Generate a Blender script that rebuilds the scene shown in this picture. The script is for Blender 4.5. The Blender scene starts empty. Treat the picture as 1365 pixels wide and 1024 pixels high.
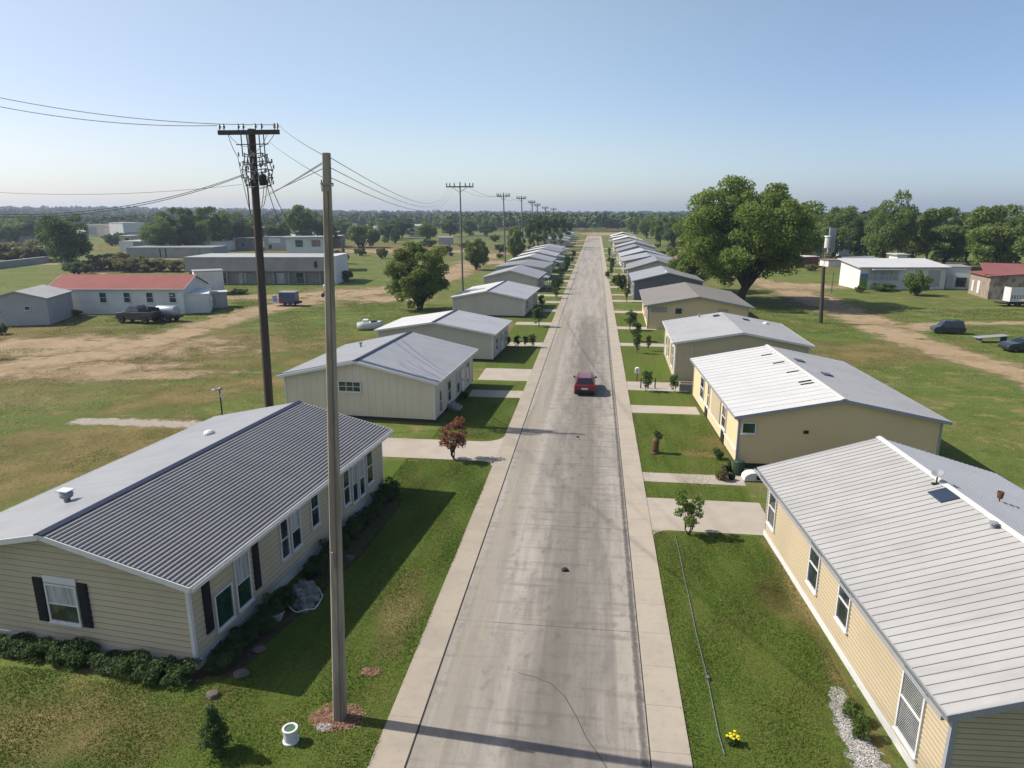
import bpy, math, random
import numpy as np
from mathutils import Vector, Matrix
R = math.radians
scn = bpy.context.scene
# ------------------------------------------------------------ camera
CAM_H = 16.0
PITCH, YAW, FPX = 14.125, 6.897, 910.0            # FPX: focal length in pixels of the 1365 px wide photograph
cam = bpy.data.cameras.new("camera"); cam.sensor_width = 36; cam.lens = FPX/1365*36
cam.clip_start = 0.5; cam.clip_end = 12000
co = bpy.data.objects.new("camera", cam); scn.collection.objects.link(co)
co.location = (0, 0, CAM_H); co.rotation_euler = (R(90-PITCH), 0, R(YAW)); scn.camera = co
# ------------------------------------------------------------ sky and sun
SUN_EL = 44.0
sd = Vector((math.cos(R(SUN_EL))*0.996, -math.cos(R(SUN_EL))*0.09, -math.sin(R(SUN_EL))))
w = bpy.data.worlds.new("World"); scn.world = w; w.use_nodes = True
nt = w.node_tree; bg = nt.nodes['Background']; sk = nt.nodes.new('ShaderNodeTexSky')
sk.sky_type = 'NISHITA'; sk.sun_disc = False; sk.sun_elevation = R(SUN_EL); sk.sun_rotation = R(-95)
sk.air_density = 1.0; sk.dust_density = 0.9; sk.ozone_density = 3.2; sk.altitude = 0
tc_ = nt.nodes.new('ShaderNodeTexCoord'); sx = nt.nodes.new('ShaderNodeSeparateXYZ'); nt.links.new(tc_.outputs['Generated'], sx.inputs[0])
def ramp(sock, lo, hi, stops):       # the air's own colour: clearer away from the sun, cooler towards the horizon
    mr = nt.nodes.new('ShaderNodeMapRange'); mr.inputs['From Min'].default_value = lo; mr.inputs['From Max'].default_value = hi; nt.links.new(sock, mr.inputs['Value'])
    cr = nt.nodes.new('ShaderNodeValToRGB'); cr.color_ramp.interpolation = 'EASE'; nt.links.new(mr.outputs[0], cr.inputs[0]); e = cr.color_ramp.elements
    while len(e) < len(stops): e.new(0.5)
    for k, (p, c) in enumerate(stops): e[k].position = p; e[k].color = (*[v/1.5 for v in c], 1)
    sc = nt.nodes.new('ShaderNodeVectorMath'); sc.operation = 'SCALE'; sc.inputs['Scale'].default_value = 1.5; nt.links.new(cr.outputs[0], sc.inputs[0]); return sc.outputs[0]
rx = ramp(sx.outputs['X'], -0.7, 0.5, [(0.0, (1.06, 1.0, 0.98)), (0.45, (1.08, 1.08, 1.06)), (1.0, (0.74, 0.80, 0.90))])
rz = ramp(sx.outputs['Z'], 0.0, 0.30, [(0.0, (0.88, 0.92, 1.10)), (0.35, (1.02, 0.93, 0.93)), (1.0, (1.26, 1.07, 0.90))])
src_ = sk.outputs[0]
for q_ in (rx, rz):
    mu = nt.nodes.new('ShaderNodeVectorMath'); mu.operation = 'MULTIPLY'; nt.links.new(src_, mu.inputs[0]); nt.links.new(q_, mu.inputs[1]); src_ = mu.outputs[0]
nt.links.new(src_, bg.inputs[0]); bg.inputs[1].default_value = 0.12
sl = bpy.data.lights.new("sun", 'SUN'); sl.energy = 4.6; sl.angle = R(0.55); sl.color = (1.0, 0.94, 0.85)
so = bpy.data.objects.new("sun", sl); scn.collection.objects.link(so)
so.rotation_euler = sd.to_track_quat('-Z', 'Y').to_euler(); so.location = (-40, 0, 60)
scn.view_settings.view_transform = 'Standard'; scn.view_settings.look = 'None'
scn.view_settings.exposure = 0.50; scn.view_settings.gamma = 1.0
# ------------------------------------------------------------ helpers: pixel -> place on the ground
_fw = Vector((-math.sin(R(YAW))*math.cos(R(PITCH)), math.cos(R(YAW))*math.cos(R(PITCH)), -math.sin(R(PITCH))))
_rt = Vector((math.cos(R(YAW)), math.sin(R(YAW)), 0)); _up = _rt.cross(_fw)
def ray(x, y): return _fw + _rt*((x-682.5)/FPX) - _up*((y-512)/FPX)
def G(x, y, z=0.0):
    r = ray(x, y); t = (z-CAM_H)/r.z; return Vector((r.x*t, r.y*t, z))
def AT(x, y, Y):
    r = ray(x, y); t = Y/r.y; return Vector((r.x*t, Y, CAM_H+r.z*t))
# ------------------------------------------------------------ helpers: objects
col = scn.collection
def tag(o, label=None, cat=None, group=None, kind=None):
    if label: o['label'] = label
    if cat: o['category'] = cat
    if group: o['group'] = group
    if kind: o['kind'] = kind
    return o
def empty(name, loc, rz=0.0, label=None, cat=None, group=None):
    o = bpy.data.objects.new(name, None); col.objects.link(o); o.location = loc; o.rotation_euler = (0, 0, rz)
    o.empty_display_size = 0.3
    return tag(o, label, cat, group)
def link_mesh(name, me, mats, parent=None):
    if mats is not None:
        for m in (mats if isinstance(mats, (list, tuple)) else [mats]): me.materials.append(m)
    o = bpy.data.objects.new(name, me); col.objects.link(o)
    if parent: o.parent = parent
    return o
def copy_tree(o, parent=None):
    c = o.copy(); col.objects.link(c)
    if parent: c.parent = parent
    for ch in list(o.children): copy_tree(ch, c)
    return c
class MB:
    def __init__(s): s.v = []; s.f = []; s.m = []
    def add(s, vs, fs, mi=0):
        b = len(s.v); s.v += [tuple(v) for v in vs]; s.f += [tuple(b+i for i in f) for f in fs]; s.m += [mi]*len(fs)
    def box(s, x0, x1, y0, y1, z0, z1, mi=0):
        s.add([(x0,y0,z0),(x1,y0,z0),(x1,y1,z0),(x0,y1,z0),(x0,y0,z1),(x1,y0,z1),(x1,y1,z1),(x0,y1,z1)],
              [(0,3,2,1),(4,5,6,7),(0,1,5,4),(1,2,6,5),(2,3,7,6),(3,0,4,7)], mi)
    def obox(s, o, e, r, mi=0):
        o = Vector(o); P = []
        for c in (r[4], r[5]):
            for a, b in ((r[0], r[2]), (r[1], r[2]), (r[1], r[3]), (r[0], r[3])):
                P.append(o+e[0]*a+e[1]*b+e[2]*c)
        s.add(P, [(0,3,2,1),(4,5,6,7),(0,1,5,4),(1,2,6,5),(2,3,7,6),(3,0,4,7)], mi)
    def tube(s, p, q, r0, r1=None, n=8, caps=True, mi=0):
        r1 = r0 if r1 is None else r1; p = Vector(p); q = Vector(q); d = (q-p).normalized()
        a = d.orthogonal().normalized(); b = d.cross(a); V = []
        for c, r in ((p, r0), (q, r1)):
            for i in range(n):
                t = 2*math.pi*i/n; V.append(c+a*math.cos(t)*r+b*math.sin(t)*r)
        F = [(i, (i+1) % n, n+(i+1) % n, n+i) for i in range(n)]
        if caps: F += [tuple(range(n))[::-1], tuple(range(n, 2*n))]
        s.add(V, F, mi)
    def path(s, pts, r, n=5, mi=0):
        for a, b in zip(pts[:-1], pts[1:]): s.tube(a, b, r, r, n, False, mi)
    def prism(s, poly, y0, y1, mi=0, ax='y', y0s=1.0):
        """poly: (a,b) outline, extruded along an axis"""
        n = len(poly)
        f = {'y': lambda a, b, t: (a, t, b), 'x': lambda a, b, t: (t, a, b), 'z': lambda a, b, t: (a, b, t)}[ax]
        V = [f(a, b, y0) for a, b in poly]+[f(a, b, y1) for a, b in poly]
        s.add(V, [tuple(range(n))[::-1], tuple(range(n, 2*n))]+[(i, (i+1) % n, n+(i+1) % n, n+i) for i in range(n)], mi)
    def lathe(s, prof, o=(0, 0, 0), n=16, mi=0):
        V = []; F = []
        for r, z in prof:
            for i in range(n):
                t = 2*math.pi*i/n; V.append((o[0]+r*math.cos(t), o[1]+r*math.sin(t), o[2]+z))
        for k in range(len(prof)-1):
            for i in range(n): F.append((k*n+i, k*n+(i+1) % n, (k+1)*n+(i+1) % n, (k+1)*n+i))
        F += [tuple(range(n))[::-1], tuple(range((len(prof)-1)*n, len(prof)*n))]
        s.add(V, F, mi)
    def build(s, name, mats, parent=None, bevel=0, smooth=False, fix=True):
        me = bpy.data.meshes.new(name); me.from_pydata(s.v, [], s.f); me.update()
        if any(s.m): me.polygons.foreach_set('material_index', s.m)
        if fix:
            import bmesh
            b = bmesh.new(); b.from_mesh(me); bmesh.ops.recalc_face_normals(b, faces=b.faces); b.to_mesh(me); b.free()
        if smooth: me.polygons.foreach_set('use_smooth', [True]*len(me.polygons))
        o = link_mesh(name, me, mats, parent)
        if bevel:
            m = o.modifiers.new('bevel', 'BEVEL'); m.width = bevel; m.segments = 2; m.limit_method = 'ANGLE'
        return o
def np_mesh(name, V, nper=4, smooth=False):
    """V: (n, nper, 3) independent faces"""
    n = V.shape[0]; me = bpy.data.meshes.new(name)
    me.vertices.add(n*nper); me.vertices.foreach_set('co', V.reshape(-1).astype(np.float32))
    me.loops.add(n*nper); me.loops.foreach_set('vertex_index', np.arange(n*nper, dtype=np.int32))
    me.polygons.add(n); me.polygons.foreach_set('loop_start', np.arange(0, n*nper, nper, dtype=np.int32))
    me.update(calc_edges=True); return me
# ------------------------------------------------------------ materials
FULL = ('siding_tan', 'panel_grey', 'panel_grey2', 'stucco_cream', 'stucco_pale', 'wall_white', 'wall_slate', 'siding_drab', 'concrete_wall', 'shutter', 'roof_mid', 'concrete_dark', 'curtain', 'plank')
def mat(name, base, rough=0.8, layers=(), bump=None, metal=0.0, spec=0.3, coords='Object', edge=None, trans=None, coat=0, alpha=None):
    """layers: (scale(x,y,z) or s, colour, lo, hi, detail, amount); bump: list of (scale, strength, distance)"""
    kf = 0.9 if name in ('grass_ground', 'lush_lawn', 'grass_blade', 'dry_grass') else 1.0 if ('leaf' in name or name in FULL) else 0.78
    base = tuple(v*kf for v in base); layers = [(l[0], tuple(v*kf for v in l[1]), *l[2:]) for l in layers]
    m = bpy.data.materials.new(name); m.use_nodes = True; t = m.node_tree; N = t.nodes; K = t.links
    b = N['Principled BSDF']; b.inputs['Roughness'].default_value = rough; b.inputs['Metallic'].default_value = metal
    b.inputs['Specular IOR Level'].default_value = spec; b.inputs['Coat Weight'].default_value = coat
    tc = N.new('ShaderNodeTexCoord')
    if coords == 'World':
        g = N.new('ShaderNodeNewGeometry'); src = g.outputs['Position']
    else: src = tc.outputs[coords]
    cur = None
    def noise(sc, det=4, rgh=0.6):
        mp = N.new('ShaderNodeMapping'); mp.inputs['Scale'].default_value = sc if isinstance(sc, (tuple, list)) else (sc,)*3
        K.new(src, mp.inputs[0]); n = N.new('ShaderNodeTexNoise'); n.inputs['Scale'].default_value = 1
        n.inputs['Detail'].default_value = det; n.inputs['Roughness'].default_value = rgh
        K.new(mp.outputs[0], n.inputs['Vector']); return n.outputs['Fac']
    for (sc, c2, lo, hi, det, amt) in layers:
        f = noise(sc, det); mr = N.new('ShaderNodeMapRange'); mr.inputs['From Min'].default_value = lo; mr.inputs['From Max'].default_value = hi
        mr.inputs['To Max'].default_value = amt; mr.interpolation_type = 'SMOOTHSTEP'; K.new(f, mr.inputs['Value'])
        mx = N.new('ShaderNodeMix'); mx.data_type = 'RGBA'; K.new(mr.outputs[0], mx.inputs['Factor'])
        if cur is None: mx.inputs['A'].default_value = (*base, 1)
        else: K.new(cur, mx.inputs['A'])
        mx.inputs['B'].default_value = (*c2, 1); cur = mx.outputs['Result']
    if cur is None: b.inputs['Base Color'].default_value = (*base, 1)
    else: K.new(cur, b.inputs['Base Color'])
    prev = None
    for (sc, st, dist) in (bump or ()):
        bp = N.new('ShaderNodeBump'); bp.inputs['Strength'].default_value = st; bp.inputs['Distance'].default_value = dist
        K.new(noise(sc, 5), bp.inputs['Height'])
        if prev: K.new(prev, bp.inputs['Normal'])
        prev = bp.outputs[0]
    if prev: K.new(prev, b.inputs['Normal'])
    out = N['Material Output']
    if trans:
        tr = N.new('ShaderNodeBsdfTranslucent'); ms = N.new('ShaderNodeMixShader'); ms.inputs[0].default_value = trans
        if cur is not None: K.new(cur, tr.inputs[0])
        else: tr.inputs[0].default_value = (*base, 1)
        K.new(b.outputs[0], ms.inputs[1]); K.new(tr.outputs[0], ms.inputs[2]); K.new(ms.outputs[0], out.inputs[0])
    if edge:
        sc, amt, soft, mx_ = edge      # ragged border from the 'edge' attribute (0 middle, 1 rim)
        at = N.new('ShaderNodeAttribute'); at.attribute_name = 'edge'
        f = noise(sc, 7, 0.65)
        m1 = N.new('ShaderNodeMath'); m1.operation = 'MULTIPLY_ADD'; m1.inputs[1].default_value = amt; K.new(f, m1.inputs[0]); K.new(at.outputs['Fac'], m1.inputs[2])
        mr = N.new('ShaderNodeMapRange'); mr.inputs['From Min'].default_value = 0.5*amt+0.62-soft; mr.inputs['From Max'].default_value = 0.5*amt+0.62+soft
        mr.inputs['To Min'].default_value = mx_; mr.inputs['To Max'].default_value = 0.0; mr.interpolation_type = 'SMOOTHSTEP'; K.new(m1.outputs[0], mr.inputs['Value'])
        tp = N.new('ShaderNodeBsdfTransparent'); ms = N.new('ShaderNodeMixShader')
        K.new(mr.outputs[0], ms.inputs[0]); K.new(tp.outputs[0], ms.inputs[1]); K.new(b.outputs[0], ms.inputs[2]); K.new(ms.outputs[0], out.inputs[0])
    if alpha is not None: b.inputs['Alpha'].default_value = alpha
    m.diffuse_color = (*base, 1)
    return m
def joints(m, axis, pitch, width, dark, off=0.0, amt=0.6):
    """thin darker joint lines every `pitch` metres along a world axis"""
    t = m.node_tree; N = t.nodes; K = t.links; b = N['Principled BSDF']
    g = N.new('ShaderNodeNewGeometry'); sp = N.new('ShaderNodeSeparateXYZ'); K.new(g.outputs['Position'], sp.inputs[0])
    a = N.new('ShaderNodeMath'); a.operation = 'ADD'; a.inputs[1].default_value = off+10000*pitch; K.new(sp.outputs[axis], a.inputs[0])
    q = N.new('ShaderNodeMath'); q.operation = 'MODULO'; q.inputs[1].default_value = pitch; K.new(a.outputs[0], q.inputs[0])
    l = N.new('ShaderNodeMath'); l.operation = 'LESS_THAN'; l.inputs[1].default_value = width; K.new(q.outputs[0], l.inputs[0])
    s = N.new('ShaderNodeMath'); s.operation = 'MULTIPLY'; s.inputs[1].default_value = amt; K.new(l.outputs[0], s.inputs[0])
    mx = N.new('ShaderNodeMix'); mx.data_type = 'RGBA'; K.new(s.outputs[0], mx.inputs['Factor'])
    ip = b.inputs['Base Color']
    if ip.is_linked: K.new(ip.links[0].from_socket, mx.inputs['A'])
    else: mx.inputs['A'].default_value = ip.default_value
    mx.inputs['B'].default_value = (*dark, 1); K.new(mx.outputs['Result'], ip); return m
M = {}
M['grass'] = mat('grass_ground', (0.100, 0.148, 0.030), 0.95, [
    ((0.013, 0.02, 1), (0.150, 0.122, 0.046), 0.50, 0.66, 5, 0.75), (0.09, (0.165, 0.165, 0.055), 0.42, 0.66, 6, 0.8), (0.45, (0.060, 0.105, 0.018), 0.45, 0.75, 6, 0.8), ((0.05,0.11,1), (0.140, 0.175, 0.038), 0.48, 0.60, 6, 0.8), ((0.03,0.07,1), (0.20, 0.155, 0.075), 0.52, 0.64, 7, 0.75), ((0.35, 0.5, 1), (0.26, 0.205, 0.09), 0.54, 0.66, 7, 0.8), ((1.8, 3.2, 1), (0.33, 0.28, 0.13), 0.58, 0.68, 6, 0.6), (6.0, (0.07, 0.10, 0.018), 0.54, 0.64, 5, 0.6),
    ((2.2, 2.2, 1), (0.125, 0.125, 0.045), 0.5, 0.72, 6, 0.55), (14.0, (0.035, 0.052, 0.010), 0.45, 0.7, 5, 0.65)],
    [(1.2, 0.5, 0.2), (18.0, 0.7, 0.06)], spec=0.1, coords='World')
M['blade'] = mat('grass_blade', (0.138, 0.200, 0.038), 0.7, [(30.0, (0.30, 0.28, 0.11), 0.60, 0.70, 2, 0.6), (21.0, (0.06, 0.10, 0.016), 0.55, 0.65, 2, 0.8), (0.5, (0.165, 0.185, 0.050), 0.50, 0.68, 5, 0.8), ((1.6, .12, 1), (0.095, 0.150, 0.026), 0.45, 0.65, 4, 0.6), (3.0, (0.090, 0.14, 0.024), 0.45, 0.7, 3, 0.7)], spec=0.2, coords='World', trans=0.3)
M['dirt'] = mat('dirt', (0.385, 0.285, 0.175), 0.95, [(0.12, (0.29, 0.215, 0.115), 0.4, 0.65, 6, 0.9), (0.9, (0.48, 0.375, 0.25), 0.45, 0.7, 6, 0.6), (0.35, (0.16, 0.15, 0.05), 0.54, 0.68, 7, 0.8), (5.0, (0.19, 0.14, 0.09), 0.55, 0.8, 5, 0.6)],
    [(1.5, 0.5, 0.15), (9, 0.5, 0.06)], spec=0.1, coords='World', edge=(0.35, 1.9, 0.26, 0.96))
M['dry'] = mat('dry_grass', (0.27, 0.205, 0.09), 0.95, [(0.3, (0.16, 0.14, 0.05), 0.4, 0.65, 6, 0.9), (3.0, (0.10, 0.10, 0.03), 0.5, 0.75, 6, 0.7)],
    [(2, 0.6, 0.12)], spec=0.1, coords='World', edge=(0.22, 2.2, 0.45, 0.65))
M['lush'] = mat('lush_lawn', (0.105, 0.152, 0.027), 0.95, [(0.35, (0.125, 0.125, 0.034), 0.4, 0.65, 6, 0.8), ((1.6, .12, 1), (0.080, 0.125, 0.020), 0.45, 0.62, 4, 0.7), ((2, 3, 1), (0.24, 0.20, 0.08), 0.60, 0.70, 6, 0.5), (9.0, (0.06, 0.085, 0.012), 0.48, 0.62, 5, 0.6)],
    [(14, 0.6, 0.06)], spec=0.1, coords='World', edge=(0.5, 0.5, 0.15, 0.85))
M['soil'] = mat('garden_soil', (0.085, 0.062, 0.045), 0.95, [(3.0, (0.15, 0.11, 0.08), 0.45, 0.7, 5, 0.7), (20, (0.04, 0.03, 0.02), 0.5, 0.7, 3, 0.7)], [(12, 0.7, 0.05)], spec=0.1, coords='World', edge=(1.3, 0.8, 0.12, 1.0))
M['mulch'] = mat('mulch', (0.28, 0.15, 0.09), 0.95, [(9.0, (0.42, 0.26, 0.18), 0.45, 0.65, 4, 0.9), (25, (0.10, 0.06, 0.04), 0.5, 0.7, 3, 0.9)], [(20, 1.0, 0.05)], spec=0.1, coords='World', edge=(2.2, 1.5, 0.12, 1.0))
M['gravel'] = mat('gravel', (0.46, 0.44, 0.42), 0.9, [(14, (0.62, 0.60, 0.58), 0.5, 0.6, 4, 0.9), (22, (0.10, 0.10, 0.08), 0.5, 0.62, 3, 0.9)], [(20, 1.0, 0.05)], spec=0.2, coords='World', edge=(2.4, 1.7, 0.12, 1.0))
M['road'] = mat('road_concrete', (0.395, 0.362, 0.312), 0.9, [
    ((1.1, 0.035, 1), (0.25, 0.23, 0.20), 0.40, 0.62, 5, 0.7), ((0.8, 0.06, 1), (0.45, 0.415, 0.365), 0.50, 0.68, 6, 0.75), ((2.2, 1.3, 1), (0.19, 0.175, 0.15), 0.50, 0.72, 7, 0.65),
    ((0.25, 2.6, 1), (0.235, 0.216, 0.188), 0.50, 0.68, 5, 0.65), (22, (0.16, 0.15, 0.135), 0.55, 0.75, 4, 0.55), (7, (0.42, 0.395, 0.36), 0.58, 0.75, 5, 0.5)],
    [(40, 0.35, 0.012), (3, 0.2, 0.02)], spec=0.25, coords='World')
joints(M['road'], 'Y', 9.0, 0.05, (0.10, 0.095, 0.085), 3.0, 0.7)
M['walk'] = mat('pavement_concrete', (0.455, 0.395, 0.315), 0.85, [(0.5, (0.39, 0.345, 0.285), 0.4, 0.65, 5, 0.8), (4.0, (0.33, 0.29, 0.235), 0.52, 0.78, 6, 0.6), (24, (0.30, 0.27, 0.23), 0.55, 0.75, 4, 0.4)],
    [(40, 0.3, 0.01)], spec=0.25, coords='World')
joints(M['walk'], 'Y', 2.05, 0.025, (0.16, 0.14, 0.12), 0.6, 0.75)
M['gutter'] = mat('gutter_concrete', (0.425, 0.365, 0.285), 0.85, [(0.5, (0.35, 0.31, 0.255), 0.4, 0.65, 5, 0.8), (3.0, (0.29, 0.255, 0.21), 0.52, 0.78, 6, 0.7), (24, (0.26, 0.235, 0.2), 0.55, 0.75, 4, 0.4)],
    [(40, 0.3, 0.01)], spec=0.25, coords='World')
joints(M['gutter'], 'Y', 3.1, 0.02, (0.2, 0.17, 0.14), 0.2, 0.6)
M['drive'] = mat('drive_concrete', (0.46, 0.41, 0.345), 0.85, [(0.6, (0.42, 0.355, 0.285), 0.4, 0.65, 5, 0.8), (5.0, (0.34, 0.285, 0.225), 0.55, 0.8, 6, 0.5)], [(40, 0.3, 0.01)], spec=0.25, coords='World')
M['track_gravel'] = mat('track_gravel', (0.42, 0.37, 0.30), 0.95, [(3, (0.30, 0.26, 0.2), .4, .65, 6, .8), (14, (0.52, 0.48, 0.42), .5, .65, 4, .7)], [(12, .7, .04)], spec=.1, coords='World', edge=(1.2, 1.6, .22, .95))
M['road_dust'] = mat('road_dust', (0.52, 0.465, 0.385), 0.9, [((2.5, .08, 1), (0.42, 0.375, 0.31), 0.45, 0.62, 5, 0.8), (18, (0.34, 0.305, 0.25), 0.52, 0.7, 4, 0.6)], coords='World', spec=0.1, edge=((2.6, 0.10, 1), 1.5, 0.45, 0.5))
M['road_grime'] = mat('road_grime', (0.15, 0.14, 0.128), 0.9, [((2.5, .2, 1), (0.20, 0.185, 0.16), 0.45, 0.62, 5, 0.8)], coords='World', spec=0.1, edge=((1.6, 0.22, 1), 1.9, 0.5, 0.30))
M['seam'] = mat('seam_tar', (0.025, 0.024, 0.024), 0.7)
M['crack'] = mat('crack_tar', (0.10, 0.095, 0.088), 0.8)
M['kerb_stain'] = mat('kerb_stain', (0.12, 0.11, 0.10), 0.9, [(3, (0.25, 0.23, 0.2), 0.4, 0.7, 5, 0.8)], coords='World', edge=(2.5, 1.9, 0.5, 0.6))
def wallmat(n, c, d=0.86, r=0.75): return mat(n, c, r, [(0.35, tuple(x*d for x in c), 0.4, 0.7, 4, 0.8), ((6, 6, 1.2), tuple(x*0.8 for x in c), 0.58, 0.8, 5, 0.35)], [(30, 0.15, 0.01)])
M['siding_tan'] = wallmat('siding_tan', (0.46, 0.395, 0.28))
M['siding_yellow'] = wallmat('siding_yellow', (0.51, 0.43, 0.29), 0.88)
M['siding_drab'] = wallmat('siding_drab', (0.42, 0.37, 0.25))
M['stucco_cream'] = wallmat('stucco_cream', (0.60, 0.475, 0.28), 0.92)
M['stucco_pale'] = wallmat('stucco_pale', (0.46, 0.395, 0.26), 0.9)
M['panel_grey'] = wallmat('panel_grey', (0.60, 0.54, 0.42), 0.88)
M['panel_grey2'] = wallmat('panel_grey2', (0.46, 0.43, 0.37), 0.85)
M['wall_white'] = wallmat('wall_white', (0.62, 0.62, 0.60), 0.85)
M['wall_slate'] = wallmat('wall_slate', (0.36, 0.36, 0.36), 0.85)
M['concrete_dark'] = wallmat('concrete_dark', (0.20, 0.20, 0.195), 0.8)
M['trim_white'] = mat('trim_white', (0.74, 0.74, 0.73), 0.55, [(1.5, (0.58, 0.57, 0.54), 0.5, 0.8, 5, 0.6)])
M['trim_grey'] = mat('trim_grey', (0.33, 0.35, 0.38), 0.5, [(1.5, (0.26, 0.27, 0.29), 0.45, 0.8, 5, 0.6)])
M['trim_navy'] = mat('trim_navy', (0.045, 0.06, 0.10), 0.5)
M['skirt_white'] = mat('skirt_white', (0.70, 0.70, 0.68), 0.7, [((2, 2, 6), (0.45, 0.42, 0.36), 0.52, 0.8, 5, 0.6)])
M['skirt_dark'] = mat('skirt_dark', (0.06, 0.06, 0.055), 0.9)
def roofmat(n, c, r=0.45, metal=0.0, fine=0, d=0.85, b=None):
    return mat(n, c, r, [(0.3, tuple(x*d for x in c), 0.4, 0.7, 4, 0.8), ((1.5, 1.5, 1.5), tuple(min(1, x*1.12) for x in c), 0.5, 0.8, 6, 0.5)]+[((0.35, 3.2, 0.35), tuple(x*0.80 for x in c), 0.50, 0.68, 5, 0.55), ((0.2, 7.0, 0.2), tuple(x*0.72 for x in c), 0.60, 0.74, 4, 0.5)]+([(fine, tuple(x*0.72 for x in c), 0.5, 0.65, 3, 0.6)] if fine else []), b or [(2.0, 0.10, 0.03)], metal=metal, spec=0.4)
M['roof_steel'] = roofmat('roof_steel', (0.37, 0.36, 0.35), 0.5, 0.1)
M['roof_groove'] = mat('roof_groove', (0.13, 0.135, 0.145), 0.6)
M['roof_light'] = roofmat('roof_light', (0.31, 0.32, 0.335), 0.55)
M['roof_mid'] = roofmat('roof_mid', (0.26, 0.27, 0.29), 0.6)
M['wall_dark'] = wallmat('wall_dark', (0.15, 0.16, 0.18))
M['siding_gap'] = mat('siding_gap', (0.26, 0.20, 0.115), 0.9); M['siding_gap_pale'] = mat('siding_gap_pale', (0.56, 0.50, 0.39), 0.9); M['siding_gap_tan'] = mat('siding_gap_tan', (0.27, 0.23, 0.165), 0.9)  # base and tan tones paint shadow at siding laps; pale one marks panel joints
M['roof_warm'] = roofmat('roof_warm', (0.44, 0.435, 0.42), 0.6)
M['roof_line'] = mat('roof_line', (0.20, 0.19, 0.175), 0.7)
M['roof_white'] = roofmat('roof_white', (0.60, 0.60, 0.59), 0.7, d=0.92)
M['roof_whiteline'] = mat('roof_whiteline', (0.40, 0.40, 0.41), 0.6)
M['roof_blue'] = roofmat('roof_blue', (0.42, 0.43, 0.45), 0.5)
M['roof_blueline'] = mat('roof_blueline', (0.32, 0.34, 0.37), 0.6)
M['shingle_grey'] = roofmat('shingle_grey', (0.40, 0.405, 0.41), 0.85, fine=6, b=[(8, 0.3, 0.03)])
M['shingle_brown'] = roofmat('shingle_brown', (0.24, 0.225, 0.205), 0.85, fine=6, b=[(8, 0.3, 0.03)])
M['shingle_dark'] = roofmat('shingle_dark', (0.25, 0.265, 0.29), 0.85, fine=5, b=[(8, 0.3, 0.03)])
M['shingle_red'] = roofmat('shingle_red', (0.29, 0.085, 0.07), 0.85, fine=4, b=[(8, 0.3, 0.03)])
M['shingle_maroon'] = roofmat('shingle_maroon', (0.26, 0.09, 0.08), 0.85, fine=4, b=[(8, 0.3, 0.03)])
M['glass'] = mat('glass', (0.02, 0.03, 0.035), 0.06, [(1.2, (0.07, 0.085, 0.09), 0.45, 0.62, 3, 0.9)], spec=0.9)
M['glass_green'] = mat('glass_green', (0.012, 0.045, 0.028), 0.08, [(1.4, (0.03, 0.08, 0.05), 0.45, 0.62, 3, 0.8)], spec=0.8)
M['curtain'] = mat('curtain', (0.42, 0.42, 0.42), 0.6, [((9, 9, 0.5), (0.22, 0.23, 0.23), 0.45, 0.6, 3, 0.8)])
M['shutter'] = mat('shutter', (0.012, 0.013, 0.017), 0.7)
M['vent_white'] = mat('vent_white', (0.72, 0.72, 0.72), 0.4)
M['vent_grey'] = mat('vent_grey', (0.30, 0.31, 0.33), 0.5)
M['black'] = mat('black', (0.02, 0.02, 0.022), 0.6)
M['solar'] = mat('solar', (0.03, 0.045, 0.08), 0.25, spec=0.7)
M['pole_conc'] = mat('pole_concrete', (0.40, 0.345, 0.27), 0.85, [((3, 3, 0.35), (0.24, 0.20, 0.155), 0.42, 0.58, 5, 0.9), ((14, 14, .5), (0.28, 0.24, 0.19), 0.5, 0.65, 5, 0.6), ((5, 5, 1), (0.47, 0.41, 0.33), 0.55, 0.8, 6, 0.6)], [(12, 0.3, 0.02)])
M['pole_wood'] = mat('pole_wood', (0.085, 0.066, 0.052), 0.9, [((8, 8, 0.3), (0.045, 0.035, 0.028), 0.42, 0.65, 5, 0.8), ((4, 4, 0.15), (0.14, 0.115, 0.09), 0.5, 0.75, 5, 0.6)], [((20, 20, 1), 0.5, 0.02)])
M['pole_grey'] = mat('pole_grey', (0.17, 0.165, 0.165), 0.8, [((6, 6, 0.3), (0.10, 0.095, 0.09), 0.42, 0.65, 4, 0.8)])
M['wire'] = mat('wire', (0.09, 0.09, 0.095), 0.6)
M['ceramic'] = mat('ceramic', (0.28, 0.27, 0.27), 0.3)
M['rust'] = mat('rust', (0.14, 0.075, 0.045), 0.8)
M['bark'] = mat('bark', (0.075, 0.055, 0.042), 0.95, [((6, 6, 1), (0.035, 0.026, 0.02), 0.42, 0.6, 5, 0.9)], [((10, 10, 2), 0.8, 0.04)])
def leaf(n, c, c2, s=0.9, t=0.35, c3=None): return mat(n, c, 0.6, [(s, c2, 0.42, 0.62, 3, 0.9), (s*5, tuple(x*0.6 for x in c), 0.52, 0.7, 2, 0.6)]+([(s*0.5, c3, 0.5, 0.7, 2, 0.7)] if c3 else []), spec=0.25, trans=t+.12)
M['leaf_oak'] = leaf('leaf_oak', (0.142, 0.209, 0.041), (0.203, 0.263, 0.057), 0.35)
M['leaf_green'] = leaf('leaf_green', (0.133, 0.196, 0.050), (0.182, 0.238, 0.064), 0.4)
M['leaf_dark'] = leaf('leaf_dark', (0.093, 0.147, 0.050), (0.132, 0.186, 0.059), 0.4)
M['leaf_light'] = leaf('leaf_light', (0.150, 0.210, 0.046), (0.185, 0.225, 0.060), 0.4)
M['leaf_olive'] = leaf('leaf_olive', (0.165, 0.165, 0.065), (0.225, 0.200, 0.085), 0.4)
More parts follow.
